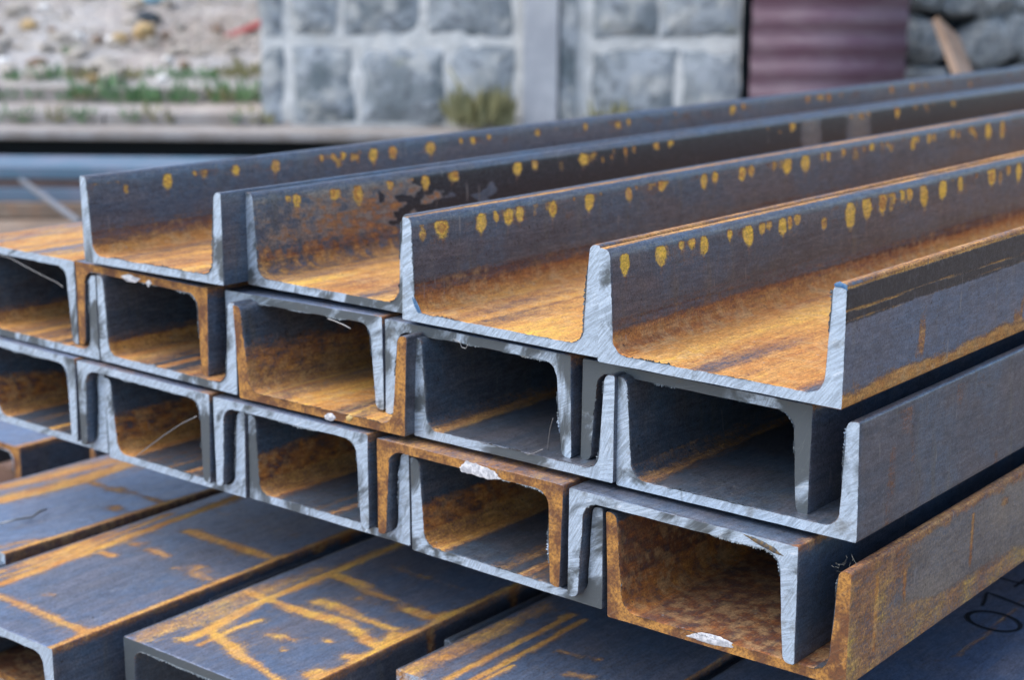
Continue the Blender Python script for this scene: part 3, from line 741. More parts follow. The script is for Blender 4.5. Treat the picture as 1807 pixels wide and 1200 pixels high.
dab(UPR['B2'], 'paint_drip', [(572,736),(578,729),(588,730),(593,738),(587,743),(577,742)], M_WHITE, .0004, 1, 'white paint drip')
dab(UPR['B2'], 'paint_drip', [(611,736),(617,731),(623,737),(618,744),(612,742)], M_YELLOW, .0008, 2, 'pale yellow paint drip')
dab(DNR['C3'], 'paint_drip', [(812,823),(824,813),(845,820),(872,832),(884,845),(860,846),(835,838),(816,833)], M_WHITE, .00035, 3, 'white paint dab')
dab(UPR['C4'], 'paint_drip', [(1208,1122),(1235,1115),(1272,1125),(1296,1136),(1290,1143),(1262,1140),(1232,1130)], M_WHITE, .0004, 4, 'white paint dab')
dab(DNR['B1'], 'paint_drip', [(214,487),(228,484),(247,492),(240,499),(222,496)], M_WHITE, .0003, 5, 'white paint dab')
dab(DNR['B1'], 'paint_drip', [(257,499),(263,493),(268,500),(262,507)], M_WHITE, .0003, 6, 'white paint spot')
dab(UPR['A4'], 'paint_mark', [(1472,500),(1482,496),(1496,503),(1497,513),(1484,507),(1473,506)], M_BLUE, .0003, 7, 'blue paint on the flange tip')
dab(UPR['A3'], 'paint_mark', [(727,524),(735,530),(744,552),(738,553),(731,540)], M_BLUE, .0002, 8, 'dark blue smear at the flange root')
dab(DNR['C4'], 'paint_mark', [(1310,942),(1335,950),(1366,966),(1383,982),(1366,977),(1335,959)], plain('bronze_heat_tint', (.22, .15, .07), .4, .4, (.05, .07, .10), 300), .0002, 9, 'bronze heat tint beside the corner')

# white speck on A3's inner flange (faces +x)
def side_dab(root, name, px, py, lx, mat, sy, sz, label=None):
    # point on plane x = root.x + lx
    X = root.location.x+lx; d = ray(px, py); t = X/d.x; y = d.y*t - root.location.y; z = CZ+d.z*t - root.location.z
    V = [(lx+.0004, y, z)]; n = 12
    for k in range(n):
        a = 2*math.pi*k/n; V.append((lx+.0001, y+sy*math.cos(a)*random.uniform(.85, 1.1), z+sz*math.sin(a)*random.uniform(.85, 1.1)))
    o = link_mesh(name, mesh_from(name, V, [(0, k+1, (k+1) % n+1) for k in range(n)], True), mat, root)
    if label: o['label'] = label
side_dab(UPR['A3'], 'paint_spot', 843, 404, .0114, M_WHITE, .0036, .0038, 'white paint speck')
side_dab(UPR['A1'], 'paint_spot', 288, 356, .0114, M_YELLOW, .0020, .0022, 'pale yellow speck')

# black handwriting on the dark channel: ink strokes as thin flat ribbons lying on the web
def ribbon(parent, name, pix, wd, closed=False):
    P = [on_z(px, py, ZL+.0004) for px, py in pix]; n = len(P); V = []; F = []
    inv = parent.matrix_basis.inverted() if False else Matrix.LocRotScale(parent.location, parent.rotation_euler, None).inverted()
    for i, p in enumerate(P):
        a = P[(i-1) % n] if closed or i > 0 else p; b = P[(i+1) % n] if closed or i < n-1 else p
        t = (b-a).normalized(); s = Vector((-t.y, t.x, 0))*wd*.5*(.8+.4*vnoise(np.array([i*.4]), np.array([0.]), 3)[0])
        V += [inv @ (p+s), inv @ (p-s)]
    for i in range(n if closed else n-1):
        j = (i+1) % n; F.append((2*i, 2*i+1, 2*j+1, 2*j))
    o = link_mesh(name, mesh_from(name, V, F), M_BLACK, parent); o['label'] = 'black handwritten digit'
    return o
o0 = []
for k in range(30):
    a = 2*math.pi*k/30; ca, sa = math.cos(a), math.sin(a)
    o0.append((1754+47*ca-2*sa, 1097+15.5*sa+9*ca))
ribbon(LR['L5'], 'handwritten_digit', o0, .0042, True)
ribbon(LR['L5'], 'handwritten_digit', [(1733,1070),(1738,1060),(1740,1050),(1743,1046),(1752,1049),(1775,1058),(1800,1068),(1830,1080)], .0036)
ribbon(LR['L5'], 'handwritten_digit', [(1745,1014),(1760,1019),(1785,1026),(1830,1036),(1860,1042)], .0034)
ribbon(LR['L5'], 'handwritten_digit', [(1790,1036),(1808,1024),(1822,1016)], .0032)

# curly shavings hanging from or lying in the sections
def wire(pix, y, r, label, sag=.0, dy=.0):
    P = []
    for i, (px, py) in enumerate(pix):
        d = ray(px, py); yy = y+dy*i; t = yy/d.y; P.append(Vector((d.x*t, yy, CZ+d.z*t)))
    Q = []
    for i in range(len(P)-1):
        for k in range(5): Q.append(P[i].lerp(P[i+1], k/5))
    Q.append(P[-1]); c = Q[len(Q)//2].copy()
    o = link_mesh('metal_shaving', tube('metal_shaving', [q-c for q in Q], r*.7, 5), M_WIRE, None, c)
    meta(o, label, 'metal shaving')
wire([(0,450),(20,456),(45,470),(75,486),(100,498),(112,507)], .935, .0005, 'long thin steel wire hanging in the opening at the left edge, middle row')
wire([(240,806),(262,789),(290,768),(320,748),(347,735)], .930, .0007, 'straight thin wire lying across the speckled orange box of the bottom row')
wire([(578,562),(592,567),(606,573),(619,580)], .945, .0008, 'short curled shaving hanging under the grey web above the rust-brown box')
wire([(976,738),(971,755),(968,775),(966,795)], .948, .0004, 'hair-thin shaving standing beside the flange in the third middle-row box', dy=.002)
wire([(930,803),(942,800),(958,793)], .945, .0005, 'tiny bright shaving lying on the floor of the third middle-row box')
wire([(826,608),(822,615),(815,613),(812,605),(800,598)], .943, .0005, 'tiny curled loop of shaving under the corner of the third top-row channel')
P = [on_z(0, 925, ZL+.003), on_z(30, 917, ZL+.005), on_z(55, 914, ZL+.002), on_z(70, 903, ZL+.006), on_z(83, 899, ZL+.004)]
c = P[2].copy(); meta(link_mesh('metal_shaving', tube('metal_shaving', [p-c for p in P], [.0012, .0013, .0012, .0016, .0008], 5), M_WIRE, None, c), 'short flat wire scrap lying on the leftmost web-up channel', 'metal shaving')
# tuft of lint on the rusty corner
V = []; F = []; rg = random.Random(5); d = ray(1484, 1000); t = .938/d.y; c = Vector((d.x*t, .938, CZ+d.z*t-.004))
for k in range(9):
    p = Vector((rg.uniform(-.008, .008), rg.uniform(-.002, .012), rg.uniform(-.001, .002))); dr = Vector((rg.uniform(-1, .3), rg.uniform(-.5, .5), rg.uniform(-.1, 1.2)))*.0022
    for s in range(4):
        b = len(V); q = p+dr*(1+.3*rg.random()) + Vector((rg.uniform(-1, 1), 0, rg.uniform(-1, 1)))*.0012
        wv = Vector((.00008, 0, .00008)); V += [p-wv, p+wv, q+wv*.7, q-wv*.7]; F.append((b, b+1, b+2, b+3)); p = q; dr = dr*.8
meta(link_mesh('lint_tuft', mesh_from('lint_tuft', V, F), M_LINT, None, c), 'small tuft of pale lint caught on the rusty flange corner at lower right', 'lint')

# ------------------------------------------------------------------ the yard behind
def m_ground():
    q = NB('yard_dirt'); co = q.coord(seed=False)
    n = q.noise(co, 3, 5, .6); n2 = q.noise(co, 22, 6, .65); n3 = q.noise(co, 90, 4, .6)
    c = q.mix(q.ramp(n, .4, .6), (.21, .155, .115), (.30, .235, .18)); c = q.mix(q.ramp(n2, .5, .68, 0, .6), c, (.33, .17, .085))
    c = q.mix(q.ramp(n3, .55, .7, 0, .5), c, (.12, .10, .085)); q.set(Base_Color=c, Roughness=.95)
    q.bump(q.math('ADD', n2, n3), .6, .01); return q.m
def m_slope():
    q = NB('pale_rubble_earth'); co = q.coord(seed=False)
    n = q.noise(co, 1.3, 4, .55); n2 = q.noise(co, 9, 6, .65); v = q.voro(co, 26)
    c = q.mix(q.ramp(n, .38, .62), (.33, .285, .255), (.37, .36, .35)); c = q.mix(q.ramp(n2, .48, .66, 0, .7), c, (.46, .42, .37))
    c = q.mix(q.ramp(q.noise(co, 24, 4, .6), .58, .7, 0, .8), c, (.20, .15, .11)); q.set(Base_Color=c, Roughness=.95)
    q.bump(q.math('ADD', n2, v), .8, .02); return q.m
M_GROUND, M_SLOPE = m_ground(), m_slope()
def m_concrete(name, a, b, sc=8):
    q = NB(name); co = q.coord()
    n = q.noise(co, sc, 5, .6); n2 = q.noise(co, sc*7, 5, .65)
    c = q.mix(q.ramp(n, .38, .62), a, b); c = q.mix(q.ramp(n2, .55, .75, 0, .4), c, tuple(x*.55 for x in a))
    q.set(Base_Color=c, Roughness=.9); q.bump(n2, .6, .006); return q.m
M_CONC = m_concrete('weathered_concrete', (.27, .235, .205), (.34, .315, .295))
M_MORTAR = m_concrete('pale_mortar', (.60, .595, .56), (.72, .71, .67))
M_PLASTER = m_concrete('grey_plaster', (.40, .41, .43), (.48, .49, .50))
def m_stone():
    q = NB('blue_grey_basalt'); co = q.coord()
    n = q.noise(co, 5, 5, .6); n2 = q.noise(co, 24, 5, .65); oi = q.n('ShaderNodeObjectInfo')
    a = q.mix(oi.outputs['Random'], (.13, .16, .17), (.24, .265, .275))
    c = q.mix(q.ramp(n, .40, .60), a, (.40, .43, .45)); c = q.mix(q.ramp(n2, .52, .64, 0, .6), c, (.09, .10, .11))
    c = q.mix(q.ramp(q.noise(co, 5.5, 6, .7), .50, .62, 0, .85), c, (.50, .50, .47))
    c = q.mix(q.ramp(q.noise(co, 9, 4, .6), .62, .72, 0, .4), c, (.30, .31, .22))
    q.set(Base_Color=c, Roughness=.85); q.bump(q.math('ADD', n2, n), .9, .012); return q.m
M_STONE = m_stone()
M_ROCK = plain('pale_rock', (.46, .43, .39), .9, 0, (.34, .29, .23), 12, .006, 30)
M_WROCK = plain('white_rock', (.80, .80, .79), .85, 0, (.66, .64, .60), 12)
M_YROCK = plain('ochre_rock', (.48, .37, .17), .9, 0, (.36, .22, .11), 12)
M_BROCK = plain('brown_rock', (.24, .155, .095), .9, 0, (.14, .10, .075), 12)
M_WOOD = plain('weathered_plank', (.34, .24, .175), .8, 0, (.24, .16, .11), 10, .002, 60)
M_DWOOD = plain('dark_timber', (.13, .07, .05), .8, 0, (.20, .12, .08), 14, .002, 60)
M_DARK = plain('dark_joint_and_shade', (.025, .035, .045), .9)  # near-black for joints, and for shade painted under the platform slab
M_BLUEST = plain('blue_grey_flat_steel', (.085, .165, .235), .65, .0, (.17, .20, .27), 6)
M_BROWNST = plain('brown_rusty_flat_steel', (.24, .155, .125), .75, 0, (.17, .12, .11), 6)
M_SHEET = None
def m_sheet():
    q = NB('burgundy_coated_sheet'); co = q.coord((1, 1, 1), seed=False)
    n = q.noise(q.coord((.3, 1, 1), seed=False), 14, 4, .6); c = q.mix(q.ramp(n, .4, .62), (.135, .070, .098), (.175, .115, .140))
    c = q.mix(q.ramp(q.noise(co, 20, 4, .6), .6, .75, 0, .35), c, (.25, .22, .24))
    q.set(Base_Color=c, Roughness=.5); return q.m
M_SHEET = m_sheet()
def m_leaf(name, a, b):
    q = NB(name); q.set(Base_Color=q.mix(q.ramp(q.noise(q.coord(), 30, 3), .4, .6), a, b), Roughness=.6); return q.m
M_LEAF = m_leaf('green_weed', (.085, .20, .10), (.17, .28, .11)); M_LEAF2 = m_leaf('yellow_weed', (.20, .21, .09), (.30, .26, .13))

# ground sheet
V = []; F = []; N = 60
for i in range(N+1):
    for j in range(N+1):
        x = (i/N-.5)*2; y = (j/N-.5)*2; x = math.copysign(abs(x)**2.2, x)*60-3; y = math.copysign(abs(y)**2.2, y)*60+3
        V.append((x, y, 0.012*(vnoise(np.array([x*3.]), np.array([y*3.]), 4)[0]-1)))
for i in range(N):
    for j in range(N):
        a = i*(N+1)+j; F.append((a, a+N+1, a+N+2, a+1))
g = link_mesh('ground', mesh_from('ground', V, F, True), M_GROUND); g['kind'] = 'structure'

PZ = .245                                    # platform top
# concrete platform: slab edge over a recessed face, its shade painted in near-black
bm = bmesh.new(); box_bm(bm, -4.4, 8, 0, .62, -.034, 0, .006)
pl = link_mesh('platform_slab', bm_mesh('platform_slab', bm), M_CONC, None, Y2W(0, 6.22, PZ), (0, 0, BROT-.012)); meta(pl, kind='structure')
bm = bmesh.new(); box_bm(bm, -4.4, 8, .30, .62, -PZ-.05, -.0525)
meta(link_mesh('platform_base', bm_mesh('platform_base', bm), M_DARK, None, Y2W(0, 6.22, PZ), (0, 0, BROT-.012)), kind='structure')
# timber sleeper under the lowest row
for yy, lab in ((1.25, 'dark timber sleeper under the lowest channels near their front ends'), (3.6, 'dark timber sleeper under the lowest channels far back')):
    bm = bmesh.new(); box_bm(bm, -.95, .95, -.06, .06, -.001, ZL-.0846-TW-.0012, .004)
    meta(link_mesh('timber_sleeper', bm_mesh('timber_sleeper', bm), M_DWOOD, None, (-1.0, yy, 0)), lab, 'timber', 'timber sleepers')
# battens between the lying channels and the stack
for yy, lab in ((1.62, 'timber batten between lying channels and stack, nearer one'), (3.7, 'timber batten between lying channels and stack, farther one')):
    bm = bmesh.new(); box_bm(bm, -.62, .55, -.04, .04, ZL+.001, Zo-.4893, .003)
    meta(link_mesh('timber_batten', bm_mesh('timber_batten', bm), M_DWOOD, None, (-.98, yy, 0)), lab, 'timber', 'timber battens')
# pale timber piece seen in the gap at left
a, b, z = yard(172, 796, 3.0)
bm = bmesh.new(); box_bm(bm, -.16, .055, -.03, .25, -.12, .012, .004)
meta(link_mesh('wood_block', bm_mesh('wood_block', bm), M_WOOD, None, Y2W(a, b, z), (0, 0, BROT+.5)), 'pinkish timber block seen in the gap left of the stack', 'timber')
a, b, z = yard(110, 806, 2.7)
bm = bmesh.new(); box_bm(bm, -.30, .22, -.02, .02, -.02, .015, .003)
meta(link_mesh('steel_bar', bm_mesh('steel_bar', bm), M_BROWNST, None, Y2W(a, b, z), (0, .22, BROT-.05)), 'brownish bar lying in the dark gap at the left edge', 'steel bar')

# flat steel stack behind, parallel to the wall
zt = yard(0, 278, 5.95)[2]
def flat(a0, a1, b0, b1, z0, z1, mat, lab):
    bm = bmesh.new(); box_bm(bm, 0, a1-a0, 0, b1-b0, 0, z1-z0, .004)
    o = link_mesh('flat_steel_bar', bm_mesh('flat_steel_bar', bm), mat, None, Y2W(a0, b0, z0), (0, 0, BROT-.012)); meta(o, lab, 'steel bar', 'long flat bars stacked in front of the platform')
flat(-4.2, .6, 5.72, 6.06, zt-.042, zt, M_BLUEST, 'topmost blue-grey flat bar of the low stack behind on the left')
flat(-4.2, .7, 5.74, 6.04, zt-.076, zt-.043, M_BROWNST, 'brown rusty flat bar in the middle of the low stack behind on the left')
flat(-4.2, .5, 5.70, 6.06, zt-.122, zt-.077, M_BLUEST, 'lowest blue flat bar of the low stack behind on the left')
flat(-4.2, .5, 5.66, 6.10, 0.0, zt-.123, M_GROUND, 'earth-brown support under the low stack behind on the left')
a, b, z = yard(85, 352, 4.6); c = Vector(Y2W(a, b, z))
p0 = Y2W(*yard(38, 318, 5.6)[:2], yard(38, 318, 5.6)[2]); p1 = Y2W(*yard(140, 392, 4.1)[:2], yard(140, 392, 4.1)[2])
meta(link_mesh('steel_rod', tube('steel_rod', [p0-c, (p0+p1)/2-c, p1-c], .010, 8), plain('grey_rod', (.16, .17, .19), .6, .2), None, c), 'grey rod leaning on the low bar stack at the left edge', 'steel rod')

# stepped bank and rubble slope on the left
wa = yard(462, 150, 6.55)[0]
def terrain_h(b):                             # height against distance from the camera
    xs = [6.30, 6.50, 6.51, 6.98, 7.00, 7.20, 8.6, 12.0, 14.0]
    zs = [PZ-.03, PZ-.03, PZ+.045, PZ+.052, PZ+.108, PZ+.13, PZ+.60, 2.9, 3.0]
    return np.interp(b, xs, zs)
na, nb = 120, 170; V = []; F = []
bs = np.concatenate([np.linspace(6.3, 8.6, 110), np.linspace(8.65, 14, nb-110)])
AA, BB = np.meshgrid(np.linspace(-9.0, wa+.12, na), bs)
HZ = terrain_h(BB + (fbm(AA*1.4, BB*0, 9)-.5)*.10) + (fbm(AA*5, BB*5, 5)-.5)*.06*sst(6.7, 7.2, BB) + (fbm(AA*16, BB*16, 6)-.5)*.04*sst(7.3, 7.9, BB)
for j in range(nb):
    for i in range(na): v = Y2W(AA[j, i], BB[j, i], HZ[j, i]); V.append(tuple(v))
for j in range(nb-1):
    for i in range(na-1): a = j*na+i; F.append((a, a+1, a+na+1, a+na))
meta(link_mesh('rubble_slope', mesh_from('rubble_slope', V, F, True), M_SLOPE), kind='structure')
# two rough kerb rows holding the steps
for bb, hh, lab in ((6.46, .003, 'long pale kerb at the foot of the rubble slope, lower one'), (6.95, .062, 'long pale kerb on the rubble slope behind the lower one')):
    t = empty('stone_kerb', Y2W(wa, bb, PZ-.06), (0, 0, BROT), label=lab, cat='kerb', group='kerb rows of the bank'); x = 0; k = 0
    while x > -3.6:
        L_ = random.uniform(.42, .7); bm = bmesh.new(); box_bm(bm, x-L_+.008, x, 0, .09, 0, hh+.11+random.uniform(-.005, .005), .008)
        link_mesh('kerb_stone', bm_mesh('kerb_stone', bm), M_CONC, t); x -= L_

# loose stones of the slope
def rock_mesh(name, seed, sub=2):
    bm = bmesh.new(); bmesh.ops.create_icosphere(bm, subdivisions=sub, radius=1.0); rg = random.Random(seed)
    nrm = [Vector((rg.gauss(0, 1), rg.gauss(0, 1), rg.gauss(0, 1))).normalized() for _ in range(9)]
    sx = Vector((1, rg.uniform(.6, .9), rg.uniform(.5, .75)))
    for v in bm.verts:
        p = v.co.copy()
        for q in nrm:
            d = p.dot(q)
            if d > .72: p -= q*(d-.72)
        v.co = Vector((p.x*sx.x, p.y*sx.y, p.z*sx.z))
    return bm_mesh(name, bm)
rocks = [rock_mesh('loose_stone', s, 1) for s in range(5)]
rock_sets = {}
for mk, mt in (('pale', M_ROCK), ('white', M_WROCK), ('ochre', M_YROCK), ('brown', M_BROCK)):
    L_ = []
    for r0 in rocks:
        me = r0.copy(); me.materials.append(mt); L_.append(me)
    rock_sets[mk] = L_
def slope_at(a, b): return float(terrain_h(b))
labs = {'pale': ('pale grey-beige rubble stone among many on the slope at upper left', 'pale stones on the slope'),
        'ochre': ('ochre yellow-brown stone on the slope at upper left', 'ochre stones on the slope'),
        'brown': ('dark brown stone or clod on the slope at upper left', 'brown stones on the slope')}
rg = random.Random(21)
for i in range(230):
    b = 7.45+rg.random()**1.6*3.2 if i < 205 else rg.uniform(7.15, 7.45); half = b*.33
    a = rg.uniform(-half-.3, wa-.03 if b < 7.8 else wa+.1)
    if a < -1.25*half+2.0 and b < 8.2 and rg.random() < .3: continue
    kind = rg.choices(('pale', 'ochre', 'brown'), (.84, .08, .08))[0]
    s = rg.uniform(.025, .060) * (1.45 if a < -1.7 else .75)
    o = link_mesh('loose_stone', rg.choice(rock_sets[kind]), None, None, Y2W(a, b, slope_at(a, b)+s*.25), (rg.uniform(-.4, .4), rg.uniform(-.4, .4), rg.uniform(0, 6)))
    o.scale = (s, s, s); hz_ = 'low' if b < 7.8 else ('halfway up' if b < 8.8 else 'high up'); vt_ = 'left part' if a < -2.3 else ('middle' if a < -1.5 else 'wall side')
    meta(o, '%s %s stone %s on the rubble slope, %s' % ('large' if s > .06 else ('small' if s < .035 else 'medium'), {'pale': 'pale grey-beige', 'ochre': 'ochre-yellow', 'brown': 'dark brown'}[kind], hz_, vt_), 'stone', labs[kind][1])
def find_b(px, py):                            # where the sight line meets the bank
    for b in np.arange(6.56 if py < 195 else 6.40, 13, .01):
        a, _, z = yard(px, py, b)
        if z < (slope_at(a, b) if b > 6.5 else PZ): return a, b, z
    return yard(px, py, 9)
for px, py, s, mt, lab in ((78, 15, .040, 'white', 'bright white stone high on the slope at the top left'), (4, 115, .060, 'white', 'big white stone at the left edge of the slope'),
                           (298, 108, .038, 'white', 'white stone above the weeds, upper of two'), (286, 143, .036, 'white', 'white stone between the weeds, lower of two'),
                           (140, 68, .045, 'white', 'off-white stone in the middle of the slope'), (52, 50, .055, 'ochre', 'yellowish stone left of the middle of the slope'),
                           (92, 58, .050, 'brown', 'brown stone right beside the yellowish one on the slope'), (172, 75, .050, 'brown', 'brown flat stone right of the off-white stone'),
                           (200, 75, .045, 'white', 'cream stone at the end of the brown flat stone'), (240, 15, .085, 'ochre', 'large ochre rock beside the blue scrap at the top')):
    a, b, z = find_b(px, py); o = link_mesh('loose_stone', rock_sets[mt][rg.randint(0, 4)], None, None, Y2W(a, b, z+s*.2), (0, .2, rg.uniform(0, 6))); o.scale = (s, s, s)
    meta(o, lab, 'stone')
a, b, z = find_b(262, 38); o = link_mesh('loose_stone', rock_sets['brown'][2].copy(), None, None, Y2W(a, b, z+.02)); o.data.materials.clear(); o.data.materials.append(M_DARK); o.scale = (.10, .07, .075)
meta(o, 'near-black lump under the blue scrap at the top of the slope', 'stone')
a, b, z = find_b(278, 12); o = link_mesh('plastic_scrap', rock_mesh('plastic_scrap', 77), plain('pale_blue_plastic', (.22, .36, .44), .5), None, Y2W(a, b, z+.05), (0, -.3, BROT)); o.scale = (.12, .06, .055)
meta(o, 'pale blue plastic scrap at the top of the slope', 'scrap')
bm = bmesh.new(); box_bm(bm, -.10, .10, -.02, .02, 0, .035, .008); a, b, z = find_b(443, 62)
meta(link_mesh('red_scrap', bm_mesh('red_scrap', bm), plain('faded_red', (.48, .12, .11), .6), None, Y2W(a-.02, b, z+.01), (0, -.4, BROT)), 'faded red scrap on the slope beside the stone wall', 'scrap')

# tiny gravel as one mass
V = []; F = []
base = [(1, 0, 0), (-.6, .8, 0), (-.5, -.8, 0), (0, 0, .8)]
for k in range(7000):
    b = 7.5+rg.random()**1.3*4; a = rg.uniform(-b*.36-.2, wa+.05); s = rg.uniform(.006, .018); z = slope_at(a, b)+.012; q = rg.uniform(0, 6); n0 = len(V)
    c0 = Y2W(a, b, z)
    for p in base: V.append((c0.x+s*(p[0]*math.cos(q)-p[1]*math.sin(q)), c0.y+s*(p[0]*math.sin(q)+p[1]*math.cos(q)), c0.z+s*p[2]))
    F += [(n0, n0+1, n0+3), (n0+1, n0+2, n0+3), (n0+2, n0, n0+3)]
meta(link_mesh('gravel', mesh_from('gravel', V, F), M_ROCK), 'fine pale gravel scattered over the rubble slope', 'gravel', kind='stuff')

# weeds
def weed_mesh(name, seed, n=55, w=1.0, h=1.0):
    rg = random.Random(seed); V = []; F = []
    for k in range(n):
        q = rg.uniform(0, 6.28); r0 = rg.random()**.5*w; p = Vector((r0*math.cos(q), r0*math.sin(q)*.6, rg.uniform(0, .25)*h)); lean = Vector((math.cos(q)*rg.uniform(0, .5), math.sin(q)*.3, rg.uniform(.5, 1)*h))*rg.uniform(.25, .75)
        s = Vector((rg.uniform(-1, 1), rg.uniform(-1, 1), 0)).normalized()*rg.uniform(.05, .12); b = len(V)
        V += [p, p+lean*.5+s, p+lean, p+lean*.5-s]; F.append((b, b+1, b+2, b+3))
    return mesh_from(name, V, F)
weeds = [weed_mesh('weed', s) for s in range(4)]
for m_ in weeds: m_.materials.append(M_LEAF)
weeds2 = [m_.copy() for m_ in weeds]
for m_ in weeds2: m_.materials.clear(); m_.materials.append(M_LEAF2)
G_W = 'weeds growing on the bank'
WD = [(25,212,.05,0,'weed at the far left foot of the bank'),(60,212,.035,0,'small weed second from the left at the foot of the bank'),(102,212,.05,1,'upright olive weed between two small ones at the foot of the bank'),(140,208,.045,0,'leaning weed under the big left clump'),(165,213,.035,0,'low weed right of the leaning one at the foot of the bank'),
      (232,213,.045,0,'dark low weed at the centre foot of the bank'),(272,213,.055,1,'light green weed at the centre foot of the bank'),(315,214,.03,1,'tiny yellowish weed at the foot of the bank'),(415,214,.04,0,'faint green weed near the wall at the foot of the bank'),(450,214,.05,1,'olive weed against the wall at the foot of the bank'),
      (25,172,.06,0,'leftmost weed of the middle row on the bank'),(70,172,.06,0,'round weed second in the middle row on the bank'),(140,175,.075,1,'yellow-green side of the big left clump'),(168,175,.11,0,'big left green clump on the bank'),(225,180,.10,0,'dark green clump left of centre in the middle row'),(255,180,.08,0,'dark green clump at the centre of the middle row'),
      (300,180,.085,0,'green clump right of the centre in the middle row'),(335,180,.10,0,'wide green clump in the middle row'),(385,180,.085,1,'light green clump in the middle row toward the wall'),(420,180,.11,0,'dense green clump in the middle row near the wall'),(452,180,.10,0,'dark clump in the middle row touching the wall'),
      (22,138,.05,0,'leftmost weed of the upper row on the bank'),(88,140,.08,0,'dark weed of the upper row above the kerb'),(150,140,.07,1,'olive weed of the upper row'),(232,138,.065,1,'brownish weed of the upper row'),(280,134,.055,0,'pale weed between the two white stones'),(330,137,.06,0,'thin weed of the upper row right of the white stones'),
      (370,138,.06,0,'grey-green weed of the upper row'),(412,136,.06,1,'yellow-green weed of the upper row'),(438,134,.085,1,'bright green weed of the upper row beside the wall'),(126,95,.05,0,'single weed alone higher on the slope')]
for k, (px, py, s, ty, lab) in enumerate(WD):
    a, b, z = find_b(px, py); o = link_mesh('weed', (weeds2 if ty else weeds)[k % 4], None, None, Y2W(a, b-.02, z-.01), (0, 0, BROT+k)); k2 = 1.7 if py > 195 else 1.25; o.scale = (s*k2, s*k2*.8, s*k2*1.2); meta(o, lab, 'weed', G_W)

# ------------------------------------------------------------------ stone wall
WB = 6.50
def rough_block(x0, x1, z0, z1, seed, proud=.045, yb=.02):
    """rock-faced block; front toward -y"""
    nx_, nz_ = max(3, int((x1-x0)/.03)), max(3, int((z1-z0)/.03)); V = []; F = []
    rg = np.random.RandomState(seed)
    xs = np.linspace(x0, x1, nx_+1); zs = np.linspace(z0, z1, nz_+1); XX, ZZ = np.meshgrid(xs, zs)
    e = np.minimum(np.minimum((XX-x0), (x1-XX)), np.minimum((ZZ-z0), (z1-ZZ)))
    D = -(.012*sst(0, .05, e) + proud*.9*sst(0, .12, e + .05*fbm(XX*6, ZZ*6, seed+9))*fbm(XX*4+seed*3.1, ZZ*4, seed)*(1.5-1.2*(ZZ-z0)/(z1-z0)))
    XX = XX + (fbm(XX*6, ZZ*6, seed+5)-.5)*.05*(e < .03); ZZ = ZZ + (fbm(XX*6, ZZ*6, seed+6)-.5)*.05*(e < .03)
    for j in range(nz_+1):
        for i in range(nx_+1): V.append((XX[j, i], D[j, i], ZZ[j, i]))
    for j in range(nz_):
        for i in range(nx_): a = j*(nx_+1)+i; F.append((a, a+1, a+nx_+2, a+nx_+1))
    b = len(V); V += [(x0, yb, z0), (x1, yb, z0), (x1, yb, z1), (x0, yb, z1)]
    n1 = nx_+1
    F += [tuple([b+1, b]+list(range(0, n1))), tuple([b+3, b+2]+[nz_*n1+i for i in range(nx_, -1, -1)]),
          tuple([b, b+3]+[j*n1 for j in range(nz_, -1, -1)]), tuple([b+2, b+1]+[j*n1+nx_ for j in range(0, nz_+1)])]
    return mesh_from('stone_block', V, F)
ax = lambda px, py=120: yard(px, py, WB)[0]
zz = lambda py, px=800: yard(px, py, WB)[2]
wall = empty('stone_wall', Y2W(ax(462), WB, PZ), (0, 0, BROT), label='wall of big blue-grey rough stone blocks with pale mortar behind the steel', cat='stone wall')
wx = ax(462)
wtop = 1.95
na, nb = 150, 130; V = []; F = []; WX_ = ax(1306)-wx
AA, BB = np.meshgrid(np.linspace(0, WX_, na), np.linspace(-.02, wtop, nb)); DD = -.022*fbm(AA*6, BB*6, 33)-.012*fbm(AA*20, BB*20, 34)+.018
for j in range(nb):
    for i in range(na): V.append((AA[j, i], DD[j, i], BB[j, i]))
for j in range(nb-1):
    for i in range(na-1): a = j*na+i; F.append((a, a+1, a+na+1, a+na))
b = len(V); V += [(0, .4, -.02), (WX_, .4, -.02), (WX_, .4, wtop), (0, .4, wtop)]
F += [tuple([b, b+3]+[j*na for j in range(nb-1, -1, -1)]), tuple([b+2, b+1]+[j*na+na-1 for j in range(nb)]), tuple([b+3, b+2]+[(nb-1)*na+i for i in range(na-1, -1, -1)]), (b, b+1, b+2, b+3)]
link_mesh('mortar_body', mesh_from('mortar_body', V, F), M_MORTAR, wall)
rowsz = [(zz(216)-PZ, zz(84)-PZ, [(463,500),(520,622),(636,788),(794,905),(1050,1194),(1202,1302)]),
         (zz(62)-PZ, zz(-78)-PZ, [(463,500),(520,594),(606,738),(754,905),(1046,1158),(1166,1302)]),
         (zz(-98)-PZ, zz(-240)-PZ, [(463,560),(572,700),(712,905),(1046,1190),(1200,1302)]),
         (zz(-256)-PZ, zz(-390)-PZ, [(463,500),(512,640),(652,790),(800,905),(1046,1120),(1130,1302)]),
         (zz(-406)-PZ, zz(-545)-PZ, [(463,600),(612,740),(752,905),(1046,1210),(1220,1302)]),
         (zz(-560)-PZ, wtop-.02, [(463,540),(552,690),(702,905),(1046,1160),(1172,1302)])]
sd_ = 0
for z0, z1, bl in rowsz:
    for p0, p1 in bl:
        sd_ += 1
        link_mesh('stone_block', rough_block(ax(p0)-wx, ax(p1)-wx, z0, z1, sd_, .032 if p0 > 510 else .015), M_STONE, wall)
bm = bmesh.new(); box_bm(bm, ax(922)-wx, ax(984)-wx, -.05, .0015, 0, wtop, .006)
link_mesh('plaster_pilaster', bm_mesh('plaster_pilaster', bm), M_PLASTER, wall)
